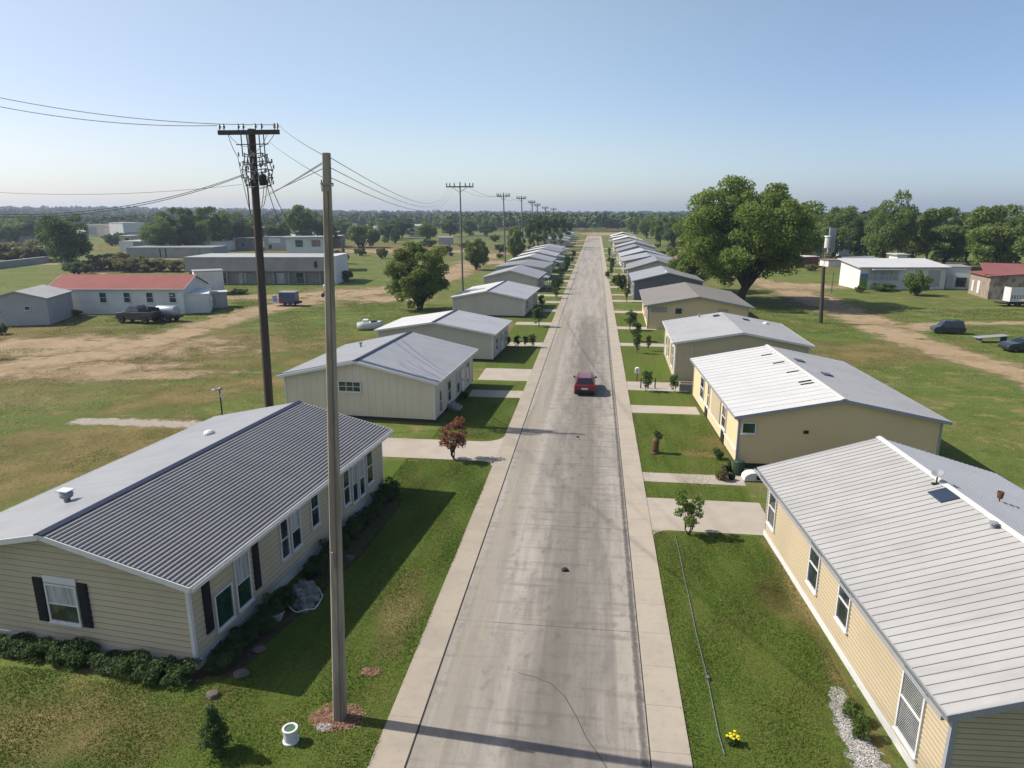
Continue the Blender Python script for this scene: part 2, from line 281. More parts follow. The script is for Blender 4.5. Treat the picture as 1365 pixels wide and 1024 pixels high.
M['leaf_shrub'] = leaf('leaf_shrub', (0.065, 0.111, 0.036), (0.098, 0.150, 0.047), 2.0)
M['leaf_red'] = leaf('leaf_red', (0.20, 0.075, 0.045), (0.30, 0.13, 0.08), 2.0)
M['leaf_far'] = mat('leaf_far', (0.10, 0.135, 0.05), 0.9, [(0.012, (0.062, 0.092, 0.030), 0.42, 0.6, 4, 0.9), (0.07, (0.082, 0.105, 0.036), 0.5, 0.68, 3, 0.8), (0.15, (0.03, 0.05, 0.02), 0.5, 0.65, 3, 0.6)], coords='World', spec=0.05)
M['petal'] = mat('petal', (0.75, 0.62, 0.02), 0.6)
M['rock'] = mat('rock', (0.15, 0.13, 0.11), 0.9, [(4, (0.12, 0.10, 0.085), 0.4, 0.65, 5, 0.8)], [(6, 0.6, 0.05)])
M['red_paint'] = mat('red_paint', (0.17, 0.006, 0.012), 0.3, spec=0.5, coat=0.5)
M['red_light'] = mat('red_light', (0.45, 0.01, 0.01), 0.2)
M['navy_paint'] = mat('navy_paint', (0.02, 0.024, 0.035), 0.3, spec=0.6, coat=0.6)
M['blue_paint'] = mat('blue_paint', (0.03, 0.06, 0.17), 0.4, spec=0.5, coat=0.3)
M['car_glass'] = mat('car_glass', (0.01, 0.013, 0.018), 0.05, spec=0.9)
M['chrome'] = mat('chrome', (0.55, 0.56, 0.58), 0.25, metal=0.9)
M['tank'] = mat('tank', (0.42, 0.46, 0.50), 0.35, metal=0.3)
M['tyre'] = mat('tyre', (0.018, 0.018, 0.018), 0.9)
M['white_paint'] = mat('white_paint', (0.72, 0.72, 0.72), 0.4, [(2, (0.55, 0.54, 0.52), 0.5, 0.75, 4, 0.6)])
M['bluewall'] = mat('bluewall', (0.12, 0.25, 0.42), 0.7)
M['greenwall'] = mat('greenwall', (0.16, 0.34, 0.06), 0.7)
M['plank'] = mat('plank', (0.32, 0.27, 0.22), 0.85, [((6, 1, 0.6), (0.15, 0.11, 0.08), 0.42, 0.6, 4, 0.9)])
M['tarp'] = mat('tarp', (0.20, 0.21, 0.20), 0.6, [(3, (0.36, 0.37, 0.37), 0.5, 0.62, 4, 0.8), (6, (0.07, 0.07, 0.065), 0.5, 0.62, 4, 0.8)], [(6, 1.0, 0.1)])
M['concrete_wall'] = wallmat('concrete_wall', (0.30, 0.29, 0.27), 0.8)
# ============================================================ THE SETTING
def height(x, y):
    d = np.hypot(x, y); t = np.clip((d-950)/1500.0, 0, 1); t = t*t*(3-2*t)
    left = np.clip(-x/np.maximum(d, 1)*1.6-0.1, 0, 1)
    return t*(3.0+15.0*left+2.5*np.sin(x*0.004+1.0)*np.cos(y*0.003))
def ground():
    rr = [0, 12, 30, 60, 120, 240, 400, 600, 800, 950]+list(np.linspace(1050, 2600, 14))+[3000, 3600]
    n = 96; V = [(0, 0, 0)]; F = []
    for r in rr[1:]:
        for i in range(n):
            a = 2*math.pi*i/n; x, y = r*math.cos(a), r*math.sin(a); V.append((x, y, float(height(x, y))))
    for i in range(n): F.append((0, 1+i, 1+(i+1) % n))
    for k in range(len(rr)-2):
        b = 1+k*n
        for i in range(n): F.append((b+i, b+n+i, b+n+(i+1) % n, b+(i+1) % n))
    me = bpy.data.meshes.new('ground'); me.from_pydata(V, [], F); me.update()
    me.polygons.foreach_set('use_smooth', [True]*len(me.polygons))
    return tag(link_mesh('ground', me, M['grass']), kind='structure')
ground()
def strip(name, x0, x1, y0, y1, z0, z1, m, kind='structure'):
    b = MB(); b.box(x0, x1, y0, y1, z0, z1); return tag(b.build(name, m), kind=kind)
ROAD_END = 520.0
strip('road', -5.15, 2.06, -20, ROAD_END, -0.10, 0.012, M['road'])
strip('gutter_strip', -6.28, -5.21, -20, ROAD_END-30, -0.1, 0.022, M['gutter'])
strip('pavement', 2.10, 3.30, -20, ROAD_END-30, -0.1, 0.045, M['walk'])
strip('road_joint', -5.21, -5.15, -20, ROAD_END-30, -0.1, 0.018, M['seam'])
strip('pavement_joint', 2.06, 2.10, -20, ROAD_END-30, -0.1, 0.005, M['seam'])
# ragged sheets: an 'edge' attribute runs 0 (middle) to 1 (rim)
def ribbon(name, pts, widths, m, z=0.012, label=None, nx=9):
    P = [Vector((p[0], p[1], 0)) for p in pts]; Q = []; W = []
    for i in range(len(P)-1):
        a = P[max(i-1, 0)]; b = P[i]; c = P[i+1]; d = P[min(i+2, len(P)-1)]
        for k in range(8):
            t = k/8; Q.append(0.5*((2*b)+(c-a)*t+(2*a-5*b+4*c-d)*t*t+(3*b-a-3*c+d)*t**3)); W.append(widths[i]*(1-t)+widths[i+1]*t)
    Q.append(P[-1]); W.append(widths[-1]); V = []; E = []; F = []
    for i, q in enumerate(Q):
        t = (Q[min(i+1, len(Q)-1)]-Q[max(i-1, 0)]).normalized(); nrm = Vector((-t.y, t.x, 0))
        endf = min(i, len(Q)-1-i); cap = max(0.0, 1-endf/4.0)
        for j in range(nx):
            s = -1+2*j/(nx-1); p = q+nrm*(s*W[i]/2); V.append((p.x, p.y, z)); E.append(max(abs(s), cap))
    for i in range(len(Q)-1):
        for j in range(nx-1): a = i*nx+j; F.append((a, a+1, a+nx+1, a+nx))
    return sheet(name, V, F, E, m, label)
def sheet(name, V, F, E, m, label=None):
    me = bpy.data.meshes.new(name); me.from_pydata(V, [], F); me.update()
    at = me.attributes.new('edge', 'FLOAT', 'POINT'); at.data.foreach_set('value', E)
    o = link_mesh(name, me, m); return tag(o, kind='structure')
def blob(name, cx, cy, rx, ry, m, z=0.012, rot=0.0):
    V = [(cx, cy, z)]; E = [0.0]; F = []; n = 28; K = 6; ca, sa = math.cos(rot), math.sin(rot)
    for k in range(1, K+1):
        for i in range(n):
            a = 2*math.pi*i/n; u = rx*k/K*math.cos(a); v = ry*k/K*math.sin(a)
            V.append((cx+u*ca-v*sa, cy+u*sa+v*ca, z)); E.append(k/K)
    for i in range(n): F.append((0, 1+i, 1+(i+1) % n))
    for k in range(K-1):
        b = 1+k*n
        for i in range(n): F.append((b+i, b+n+i, b+n+(i+1) % n, b+(i+1) % n))
    return sheet(name, V, F, E, m)
def gp(lst): return [G(*p)[:2] for p in lst]
# dirt roads and bare patches, left field
ribbon('dirt_road', gp([(-60, 505), (60, 482), (150, 470), (240, 445), (330, 418), (420, 400), (500, 388), (590, 372), (640, 345), (690, 335), (770, 322), (800, 318)]), [9, 12, 12, 10, 11, 15, 16, 14, 15, 12, 12, 12], M['dirt'], 0.016)
ribbon('dirt_track', gp([(250, 398), (330, 396), (400, 394), (480, 385)]), [9, 12, 12, 8], M['dirt'], 0.020)
blob('bare_earth', *gp([(90, 492)])[0], 17, 7, M['dirt'], 0.008, 0.15)
blob('bare_earth', *gp([(120, 462)])[0], 30, 11, M['dirt'], 0.009, 0.1)
blob('bare_earth', *gp([(170, 500)])[0], 16, 3.5, M['dirt'], 0.007, 0.2)
blob('bare_earth', *gp([(60, 468)])[0], 26, 9, M['dry'], 0.0065, 0.1)
blob('bare_earth', *gp([(20, 440)])[0], 16, 9, M['dry'], 0.010, 0.1)
blob('dry_field', *gp([(150, 470)])[0], 42, 24, M['dry'], 0.004, 0.2)
blob('dry_field', *gp([(60, 620)])[0], 14, 8, M['dry'], 0.004, 0.6)
blob('dry_field', *gp([(300, 520)])[0], 16, 5, M['dry'], 0.006, 0.9)
blob('dry_field', *gp([(180, 575)])[0], 12, 5, M['dry'], 0.008, 0.4)
blob('bare_earth', *gp([(520, 398)])[0], 14, 9, M['dirt'], 0.024, 0.3)
blob('bare_earth', *gp([(540, 335)])[0], 60, 26, M['dirt'], 0.03, 0.0)
blob('bare_earth', *gp([(660, 350)])[0], 22, 14, M['dirt'], 0.034, 0.0)
blob('dry_field', *gp([(500, 330)])[0], 110, 60, M['dry'], 0.02, 0.0)
blob('dry_field', *gp([(300, 330)])[0], 80, 40, M['dry'], 0.022, 0.0)
blob('bare_earth', *gp([(330, 330)])[0], 46, 12, M['dirt'], 0.04, 0.0)
blob('dry_field', *gp([(160, 330)])[0], 60, 40, M['dry'], 0.024, 0.0)
ribbon('gravel_path', gp([(88, 561), (160, 563), (230, 565), (300, 568)]), [2.6, 2.9, 2.9, 2.9], M['track_gravel'], 0.012, nx=7)
blob('gravel_court', *gp([(50, 352)])[0], 15, 6, M['dirt'], 0.03, 0.0)
ribbon('dirt_track', gp([(60, 390), (100, 375), (180, 352), (240, 344)]), [5, 6, 5, 5], M['dirt'], 0.022)
# right side
ribbon('dirt_road', gp([(905, 352), (960, 362), (1040, 383), (1090, 402), (1150, 425), (1210, 452), (1290, 478), (1400, 510), (1480, 550)]), [8, 10, 14, 14, 12, 10, 9, 9, 9], M['dirt'], 0.016)
ribbon('dirt_track', gp([(1200, 440), (1260, 432), (1330, 431), (1420, 431)]), [9, 6, 5, 5], M['dirt'], 0.022)
blob('bare_earth', *gp([(1060, 382)])[0], 16, 12, M['dirt'], 0.024, 0.2)
blob('bare_earth', *gp([(900, 345)])[0], 20, 26, M['dirt'], 0.026, 0.0)
blob('dry_field', *gp([(1100, 350)])[0], 70, 40, M['dry'], 0.02, 0.0)
blob('bare_earth', *gp([(1235, 398)])[0], 14, 3, M['dry'], 0.026, 0.0)
blob('dry_field', *gp([(1150, 470)])[0], 22, 8, M['dry'], 0.006, 0.5)
blob('bare_earth', *gp([(805, 312)])[0], 34, 60, M['dirt'], 0.05, 0.0)
blob('dry_field', *gp([(760, 305)])[0], 200, 60, M['dry'], 0.04, 0.0)
for (px, py, rx, ry) in ((1055, 800, 1.5, 3.0), (950, 590, 1.8, 2.6), (935, 605, 2.2, 1.0), (1030, 790, 0.8, 1.6)):
    q = G(px, py); blob('dry_patch', q.x, q.y, rx, ry, M['dry'], 0.006)
blob('dry_patch', -7.6, 24.5, 1.2, 3.5, M['dry'], 0.006, 0.1); blob('dry_patch', -17, 16.5, 6, 2.2, M['dry'], 0.006, 0.1)
# lush mown lawns by the road
def lawn(x0, x1, y0, y1):
    nx, ny = 9, 9; V = []; E = []; F = []
    for j in range(ny):
        for i in range(nx):
            u = i/(nx-1); v = j/(ny-1); V.append((x0+(x1-x0)*u, y0+(y1-y0)*v, 0.003)); E.append(0.2)
    for j in range(ny-1):
        for i in range(nx-1): a = j*nx+i; F.append((a, a+1, a+nx+1, a+nx))
    sheet('lawn', V, F, E, M['lush'])
for y0, y1 in ((10, 41.5), (46, 57.8), (60.8, 64), (70, 82), (85, 98), (101, 112)): lawn(-13.5 if y0 < 40 else -11.5, -6.3, y0, y1)
for y0, y1 in ((10, 32.9), (37.5, 39.5), (41.6, 54.4), (57.2, 61.8), (65.8, 83.5), (86, 96), (99, 112)): lawn(3.35, 9.3, y0, y1)
# driveways and paths across the verge
def slab(name, x0, x1, y0, y1, z=0.03, m='drive'): return strip(name, x0, x1, y0, y1, -0.1, z, M[m])
slab('driveway', -22.0, -6.27, 42.1, 46.0, 0.018)
slab('driveway', -11.2, -6.27, 64.4, 69.6, 0.018); slab('path', -11.0, -6.27, 58.1, 60.5, 0.020)
for y0, y1 in ((82.2, 84.8), (98.6, 101.2), (112.6, 115.4), (124, 126.5), (134, 137.0), (150, 152.5), (163, 167), (180, 183), (198, 201), (216, 220), (236, 240), (258, 262), (282, 287), (310, 315), (345, 350)):
    slab('path', -11.5, -6.27, y0, y1, 0.018)
slab('driveway', 3.29, 9.6, 33.2, 37.3, 0.022); slab('path', 3.29, 9.4, 39.8, 41.3, 0.022)
for y0, y1 in ((54.7, 57.0), (62.1, 65.4), (83.8, 85.8), (96.4, 98.6), (112.5, 115), (127, 129.5), (137, 139), (151, 154), (167, 170), (184, 187), (204, 207), (226, 229), (250, 254), (280, 285), (315, 320)):
    slab('path', 3.29, 8.8, y0, y1, 0.022)
def fillet(cx, cy, x0, y0):                      # flared corner where the left driveway meets the gutter strip
    b = MB(); P = [(x0, y0)]
    for k in range(9):
        t = math.pi/2*k/8; P.append((cx+(x0-cx)*(1-0)*math.cos(t)*0+0, 0)); P.pop()
    n = 8; arc = [(x0+(cx-x0)*(1-math.sin(math.pi/2*k/n)), y0+(cy-y0)*(1-math.cos(math.pi/2*k/n))) for k in range(n+1)]
    b.prism([(x0, y0)]+arc, -0.1, 0.0165, ax='z'); tag(b.build('driveway_flare', M['drive']), kind='structure')
fillet(-7.9, 47.6, -6.28, 46.0); fillet(-7.3, 41.0, -6.28, 42.1); fillet(4.3, 32.3, 3.3, 33.2)
# curving crack on the road near the camera
b = MB(); cr = [G(*p) for p in ((690, 897), (712, 903), (735, 912), (752, 928), (768, 955), (782, 985), (800, 1010), (812, 1030))]
for p, q in zip(cr[:-1], cr[1:]):
    n = (q-p).normalized().cross(Vector((0, 0, 1)))*0.018
    b.add([p+n+Vector((0,0,.016)), q+n+Vector((0,0,.016)), q-n+Vector((0,0,.016)), p-n+Vector((0,0,.016))], [(0, 1, 2, 3)])
tag(b.build('road_crack', M['crack'], fix=False), kind='structure')
ribbon('kerb_stain', [(1.9, 8), (1.9, 20), (1.92, 40), (1.9, 70), (1.9, 120)], [0.22, 0.3, 0.25, 0.25, 0.25], M['kerb_stain'], 0.0165, nx=7)
ribbon('road_dust', [(-4.35, 6), (-4.35, 20), (-4.3, 40), (-4.3, 70), (-4.4, 110)], [1.9, 1.8, 1.7, 1.6, 1.4], M['road_dust'], 0.0145, nx=9)
ribbon('road_grime', [(-.6, 6), (-.7, 20), (-.6, 40), (-.8, 70), (-.6, 110)], [4.6, 4.8, 4.4, 4.6, 4.5], M['road_grime'], 0.0135, nx=9)
# garden beds
ribbon('garden_bed', [(-13.0, 19.0), (-12.2, 24), (-11.4, 29), (-10.9, 36.5)], [1.6, 2.0, 1.9, 1.3], M['soil'], 0.012, nx=7)
ribbon('garden_bed', [(-24, 20.4), (-20, 20.0), (-16, 19.6), (-13.0, 19.4)], [1.2, 1.2, 1.2, 1.2], M['soil'], 0.016, nx=7)
blob('mulch_ring', -7.95, 18.15, 1.15, 0.85, M['mulch'], 0.02); blob('mulch_patch', *gp([(495, 896)])[0], 0.5, 0.35, M['mulch'], 0.02)
blob('mulch_patch', *gp([(432, 970)])[0], 0.45, 0.3, M['gravel'], 0.026)
ribbon('gravel_bed', [(8.5, 14), (8.55, 18.3), (8.5, 20.5), (8.8, 21.8)], [1.6, 1.5, 1.0, 0.7], M['gravel'], 0.014, nx=7)
ribbon('dirt_edge', [(8.9, 18), (9.0, 24), (8.95, 30), (8.9, 33)], [1.1, 0.9, 0.8, 0.6], M['dry'], 0.010, nx=7)
# ============================================================ BUILDINGS
X, Y_, Z = Vector((1, 0, 0)), Vector((0, 1, 0)), Vector((0, 0, 1))
def window(par, o, rt, out, w_, h_, style='sash', pane='glass', frame='trim_white', name='window'):
    b = MB(); e = (rt, out, Z); t = 0.07; d0, d1 = -0.04, 0.075
    b.obox(o, e, (-w_/2-t, w_/2+t, d0, d1, -h_/2-t, -h_/2)); b.obox(o, e, (-w_/2-t, w_/2+t, d0, d1, h_/2, h_/2+t))
    b.obox(o, e, (-w_/2-t, -w_/2, d0, d1-.002, -h_/2, h_/2)); b.obox(o, e, (w_/2, w_/2+t, d0, d1-.002, -h_/2, h_/2))
    if style == 'sash': b.obox(o, e, (-w_/2, w_/2, d0, 0.06, -0.03, 0.03))
    if style == 'triple':
        for c in (-w_/6, w_/6): b.obox(o, e, (c-.02, c+.02, d0, .06, -h_/2, h_/2))
        b.obox(o, e, (-w_/2, w_/2, d0, .055, -.02, .02))
    b.obox(o, e, (-w_/2-t-.03, w_/2+t+.03, d0, 0.12, -h_/2-t-.05, -h_/2-t))
    f = b.build(name, M[frame], par)
    if style == 'half':        # curtain drawn across the upper half
        p = MB(); p.obox(o, e, (-w_/2, w_/2, -.03, 0.03, 0, h_/2)); p.build('curtain', M['curtain'], f)
        p = MB(); p.obox(o, e, (-w_/2, w_/2, -.03, 0.03, -h_/2, -.045)); p.build('pane', M[pane], f)
        p = MB(); p.obox(o, e, (-w_/2, w_/2, -.03, .06, -.045, 0)); p.build('rail', M[frame], f)
    else:
        p = MB(); p.obox(o, e, (-w_/2, w_/2, -.03, 0.03, -h_/2, h_/2)); p.build('pane', M[pane], f)
        if style == 'blind':
            p = MB(); k = 0; n = int(h_/0.075)
            for k in range(n):
                z = -h_/2+0.03+k*(h_-.05)/n
                p.obox(o, e, (-w_/2+.02, w_/2-.02, .035, .040, z, z+.009))
            p.obox(o, e, (-w_/2, w_/2, .03, .07, -0.05, 0.01)); p.build('blind', M['trim_white'], f)
    return f
def home(label, s, x0, y0, a, L, W, he, hr, ov, wall='panel_grey', roofa=('shingle_grey', 'smooth'), roofb=None, trim='trim_white', skirt='skirt_white', sk_h=0.45,
         wins=(), lap=False, cap=None, group=None, name='mobile_home', cat='house', corner=True, slots=None, gable='', far_gable=True, porch=None):
    T = empty(name, (x0, y0, 0), -a, label, cat, group); k = (hr-he)/(W/2+ov); ph = math.atan(k); roofb = roofb or roofa; TH = 0.13
    zt = lambda u: he+k*((u if u <= W/2 else W-u)+ov)-TH/math.cos(ph)-0.02
    # walls: a gabled core, optionally faced with real lap siding courses
    z0 = sk_h
    b = MB(); prof = [(0, z0), (s*W, z0), (s*W, zt(W)), (s*W/2, zt(W/2)), (0, zt(0))]
    b.prism(prof, 0, L, 1 if lap else 0)  # lapped core wears the dark lap colour, shade painted into the gaps
    if lap:
        for q_ in range(2): b.add([(s*W+s*.004, 0, z0), (s*W+s*.004, L, z0), (s*W+s*.004, L, zt(W)), (s*W+s*.004, 0, zt(W))] if q_ else [(0, L+.004, z0), (s*W, L+.004, z0), (s*W, L+.004, zt(W)), (s*W/2, L+.004, zt(W/2)), (0, L+.004, zt(0))], [(0,1,2,3)] if q_ else [(0,1,2,3,4)])
    if lap:
        zz = z0; hgt = lap; gl = .010
        while zz < zt(W/2)-0.03:
            z1 = min(zz+hgt-.020, zt(W/2)-0.01)
            def ur(z):
                if z <= zt(0): return 0.0, W
                d = (z-zt(0))/k; return d, W-d
            (a0, b0), (a1, b1) = ur(zz), ur(z1)
            if b1 > a1:
                out0, out1 = 0.038, 0.012
                b.box(min(s*a0, s*b0), max(s*a0, s*b0), -out0-.003, -out0+.01, zz-.006, zz+gl, 1)  # dark proud strip painting the shadow line of each lap
                b.add([(s*a0, -out0, zz), (s*b0, -out0, zz), (s*b1, -out1, z1), (s*a1, -out1, z1), (s*a0, 0.01, zz), (s*b0, 0.01, zz), (s*b1, 0.01, z1), (s*a1, 0.01, z1)],
                      [(0,1,2,3),(4,7,6,5),(0,4,5,1),(3,2,6,7),(0,3,7,4),(1,5,6,2)])
            if z1 <= zt(0)+0.001:
                xa_, xb_ = sorted((-s*(out0+.003), -s*(out0-.01))); b.box(xa_, xb_, -.02, L, zz-.006, zz+gl, 1)  # same painted shadow line along the road-side wall
                b.add([(-s*out0, 0, zz), (-s*out0, L, zz), (-s*out1, L, z1), (-s*out1, 0, z1), (s*.01, 0, zz), (s*.01, L, zz), (s*.01, L, z1), (s*.01, 0, z1)],
                      [(0,1,2,3),(4,7,6,5),(0,4,5,1),(3,2,6,7),(0,3,7,4),(1,5,6,2)])
            zz += hgt
    elif 'panel' in gable:   # board-and-batten joints
        u = 1.2
        while u < W-0.3:
            b.box(min(s*(u-.012), s*(u+.012)), max(s*(u-.012), s*(u+.012)), -0.004, 0.01, z0, zt(u)-.01, 1); u += .6
        v = 1.2
        while v < L-0.3: b.box(min(-s*.004, s*.01), max(-s*.004, s*.01), v-.012, v+.012, z0, zt(0)-.01, 1); v += .6
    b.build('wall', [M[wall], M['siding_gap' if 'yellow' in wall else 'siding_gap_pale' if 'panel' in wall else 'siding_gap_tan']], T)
    if sk_h > 0.02:
        b = MB(); o_ = 0.05 if skirt != 'skirt_dark' else -0.12
        b.box(min(-s*o_, s*(W+o_)), max(-s*o_, s*(W+o_)), -o_, L+o_, -0.05, sk_h-0.005); b.build('skirting', M[skirt], T)
    # roof slopes
    S = (W/2+ov)/math.cos(ph); V0, V1 = -ov, L+ov
    def P(side, t, v, n):
        u = -ov+t*math.cos(ph)-n*math.sin(ph); z = he+t*math.sin(ph)+n*math.cos(ph)
        return (s*(u if side == 'a' else W-u), v, z)
    for side, (rm, kind) in (('a', roofa), ('b', roofb)):
        b = MB(); mats = [M[rm]]
        def hexa(t0, t1, v0, v1, n0, n1, mi=0, b=b, side=side):
            b.add([P(side,t0,v0,n0),P(side,t1,v0,n0),P(side,t1,v1,n0),P(side,t0,v1,n0),P(side,t0,v0,n1),P(side,t1,v0,n1),P(side,t1,v1,n1),P(side,t0,v1,n1)],
                  [(0,3,2,1),(4,5,6,7),(0,1,5,4),(1,2,6,5),(2,3,7,6),(3,0,4,7)], mi)
        hexa(0, S, V0, V1, -TH, 0)
        if kind == 'corr':
            n = int(S/0.19); p = S/n; mats.append(M['roof_groove'])
            for i in range(n):
                t0 = i*p; h = 0.05
                q = [(t0+p*.14, 0.001), (t0+p*.28, h), (t0+p*.58, h), (t0+p*.72, 0.001)]
                b.add([P(side, t, v, n_) for v in (V0, V1) for t, n_ in q], [(0,1,5,4),(1,2,6,5),(2,3,7,6),(0,3,2,1),(4,5,6,7)])
                hexa(t0+p*.74, t0+p*1.12, V0+.01, V1-.01, 0.0, 0.003, 1)
        elif kind.startswith('seam'):
            p = float(kind[4:]); ln = {'roof_warm': 'roof_line', 'roof_white': 'roof_whiteline'}.get(rm, 'roof_blueline'); mats.append(M[ln]); v = V0+p
            while v < V1-0.1: hexa(0.0, S-0.02, v-.011, v+.011, 0, 0.014, 1); v += p
        elif kind.startswith('rib'):
            p = float(kind[3:]); mats.append(M['roof_blueline']); t = p
            while t < S-0.05: hexa(t-.012, t+.012, V0, V1, 0, 0.02, 1); t += p
        b.build('roof', mats, T)
    # trim
    b = MB(); h_ = 0.19
    for side in 'ab':
        def hexa(t0, t1, v0, v1, n0, n1):
            b.add([P(side,t0,v0,n0),P(side,t1,v0,n0),P(side,t1,v1,n0),P(side,t0,v1,n0),P(side,t0,v0,n1),P(side,t1,v0,n1),P(side,t1,v1,n1),P(side,t0,v1,n1)],
                  [(0,3,2,1),(4,5,6,7),(0,1,5,4),(1,2,6,5),(2,3,7,6),(3,0,4,7)])
        hexa(-.04, -.003, V0-.04, V1+.04, -h_, .012)
        hexa(-.003, S+.001, V0-.04, V0-.003, -h_, .014); hexa(-.003, S+.001, V1+.003, V1+.04, -h_, .014)
    b.build('fascia', M[trim], T)
    if cap:
        b = MB()
        for side in 'ab':
            q = [P(side, t, v, n) for v in (V0-.05, V1+.05) for t, n in ((S-.17, .016), (S+.004, .016), (S+.004, .085), (S-.17, .065))]
            b.add(q, [(0,1,2,3),(4,7,6,5),(0,4,5,1),(1,5,6,2),(2,6,7,3),(3,7,4,0)])
        b.build('ridge_cap', M[cap], T)
    if corner:
        o_ = 0.045
        for (u, v, su, sv) in ((0, 0, -1, -1), (W, 0, 1, -1), (0, L, -1, 1), (W, L, 1, 1)):
            b = MB()
            x0_, x1_ = sorted((s*(u+su*o_), s*(u-su*.09))); y0_, y1_ = sorted((v+sv*o_, v-sv*.09)); b.box(x0_, x1_, y0_, y1_, z0 if skirt == 'skirt_dark' else 0.0, zt(0)-.04)
            b.build('corner_trim', M[trim if trim != 'trim_navy' else 'trim_white'], T)
    for wd in wins:
        wl, c, z, w_, h_ = wd[:5]; st = wd[5] if len(wd) > 5 else 'sash'; pn = wd[6] if len(wd) > 6 else 'glass'
        if wl == 'r': o = Vector((-s*.02, c, z)); rt = Y_; out = Vector((-s, 0, 0))
        elif wl == 'g': o = Vector((s*c, -.02, z)); rt = X; out = Vector((0, -1, 0))
        if st == 'shutter':
            b = MB(); e = (rt, out, Z); b.obox(o, e, (-w_/2, w_/2, 0, .065, -h_/2, h_/2))
            n = int(h_/.09)
            for i in range(n): b.obox(o, e, (-w_/2+.05, w_/2-.05, .065, .08, -h_/2+.04+i*(h_-.06)/n, -h_/2+.09+i*(h_-.06)/n))
            b.build('shutter', M['shutter'], T)
        elif st == 'door':
            b = MB(); e = (rt, out, Z); b.obox(o, e, (-w_/2, w_/2, 0, .06, -h_/2, h_/2)); b.obox(o, e, (-w_/2-.08, -w_/2, 0, .08, -h_/2, h_/2+.08)); b.obox(o, e, (w_/2, w_/2+.08, 0, .08, -h_/2, h_/2+.08)); b.obox(o, e, (-w_/2, w_/2, 0, .08, h_/2, h_/2+.08))
            d = b.build('door', M[pn if pn != 'glass' else 'trim_white'], T)
            b = MB(); b.obox(o, e, (-w_/2+.15, w_/2-.15, .06, .07, 0.1, h_/2-.15)); b.build('door_glass', M['glass'], d)
            b = MB(); b.obox(o, e, (w_/2-.14, w_/2-.08, .06, .12, -.05, 0.03)); b.build('handle', M['chrome'], d)
        elif st == 'panel':
            b = MB(); e = (rt, out, Z); b.obox(o, e, (-w_/2, w_/2, 0, .05, -h_/2, h_/2)); b.build('wall_panel', M[pn], T)
        elif st == 'step':
            b = MB(); e = (rt, out, Z)
            for i in range(3): b.obox(o, e, (-w_/2, w_/2, 0.06, 0.4+.3*(2-i), -h_/2, -h_/2+h_*(i+1)/3))
            b.build('step', M[pn], T)
        else: window(T, o, rt, out, w_, h_, st, pn)
    if porch:
        v0, v1, dp = porch; b = MB(); x0_, x1_ = sorted((-s*(ov+.05), -s*(ov+dp)))
        b.prism([(-s*(ov-.2), he-.25), (-s*(ov+dp), he-.5), (-s*(ov+dp), he-.42), (-s*(ov-.2), he-.17)], v0, v1); b.build('porch_roof', M['roof_light' if porch[2] < 2 else 'trim_grey'], T)
        for v in (v0+.1, v1-.2):
            b = MB(); xx = -s*(ov+dp-.15); b.box(xx-.06, xx+.06, v, v+.12, 0, he-.5); b.build('post', M['trim_white'], T)
    T['_roof'] = [s, W, he, k, ov, ph]
    return T
def on_roof(T, u, v):
    s, W, he, k, ov, ph = T['_roof']; side = u <= W/2
    z = he+k*((u if side else W-u)+ov); return Vector((s*u, v, z)), (-ph*s if side else ph*s)*1.0, s
def roof_vent(T, u, v, kind='vent', size=1.0):
    """a part of the house: vents, skylights and panels lie on its roof"""
    p, ang, s = on_roof(T, u, v); b = MB(); name = kind; dk = size if kind in ('vent_pipe', 'chimney') else 1
    if kind == 'turbine_vent':
        b.lathe([(.13, -.1), (.13, .16), (.23, .20), (.27, .32), (.23, .42), (.08, .46)], p, 12); m = 'vent_grey'
    elif kind == 'dome_vent':
        b.lathe([(.29, -.02), (.30, .06), (.27, .15), (.18, .22), (.05, .25)], p, 14); m = 'vent_white'
    elif kind == 'vent_pipe':
        b.lathe([(.09, -.1), (.09, .32*dk), (.15, .32*dk), (.15, .45*dk), (.05, .48*dk)], p, 10); m = 'vent_grey'
    elif kind == 'roof_slot':
        b.box(p.x-.42*size, p.x+.42*size, p.y-.06, p.y+.06, p.z-.04, p.z+.06); m = 'black'
    elif kind == 'skylight':
        b.box(p.x-.45*size, p.x+.45*size, p.y-.6*size, p.y+.6*size, p.z-.08, p.z+.10); m = 'solar'
    elif kind == 'solar_panel':
        b.box(p.x-.36, p.x+.36, p.y-.5, p.y+.5, p.z-.02, p.z+.06); m = 'solar'
    elif kind == 'chimney':
        b.lathe([(.03, -.1), (.03, .12), (.10, .14), (.13, .42), (.10, .42), (.08, .3)], p, 10); m = 'rust'
    o = b.build(name, M[m], T)
    if kind in ('roof_slot', 'skylight', 'solar_panel'):   # lie in the plane of the slope
        for vtx in o.data.vertices: vtx.co -= p
        o.location = p; o.rotation_euler = (0, ang, 0)
    if kind == 'turbine_vent':
        c = MB(); c.box(p.x-.32, p.x+.24, p.y-.22, p.y+.22, p.z+.465, p.z+.51); c.build('vent_cap', M['vent_white'], o)
    return o
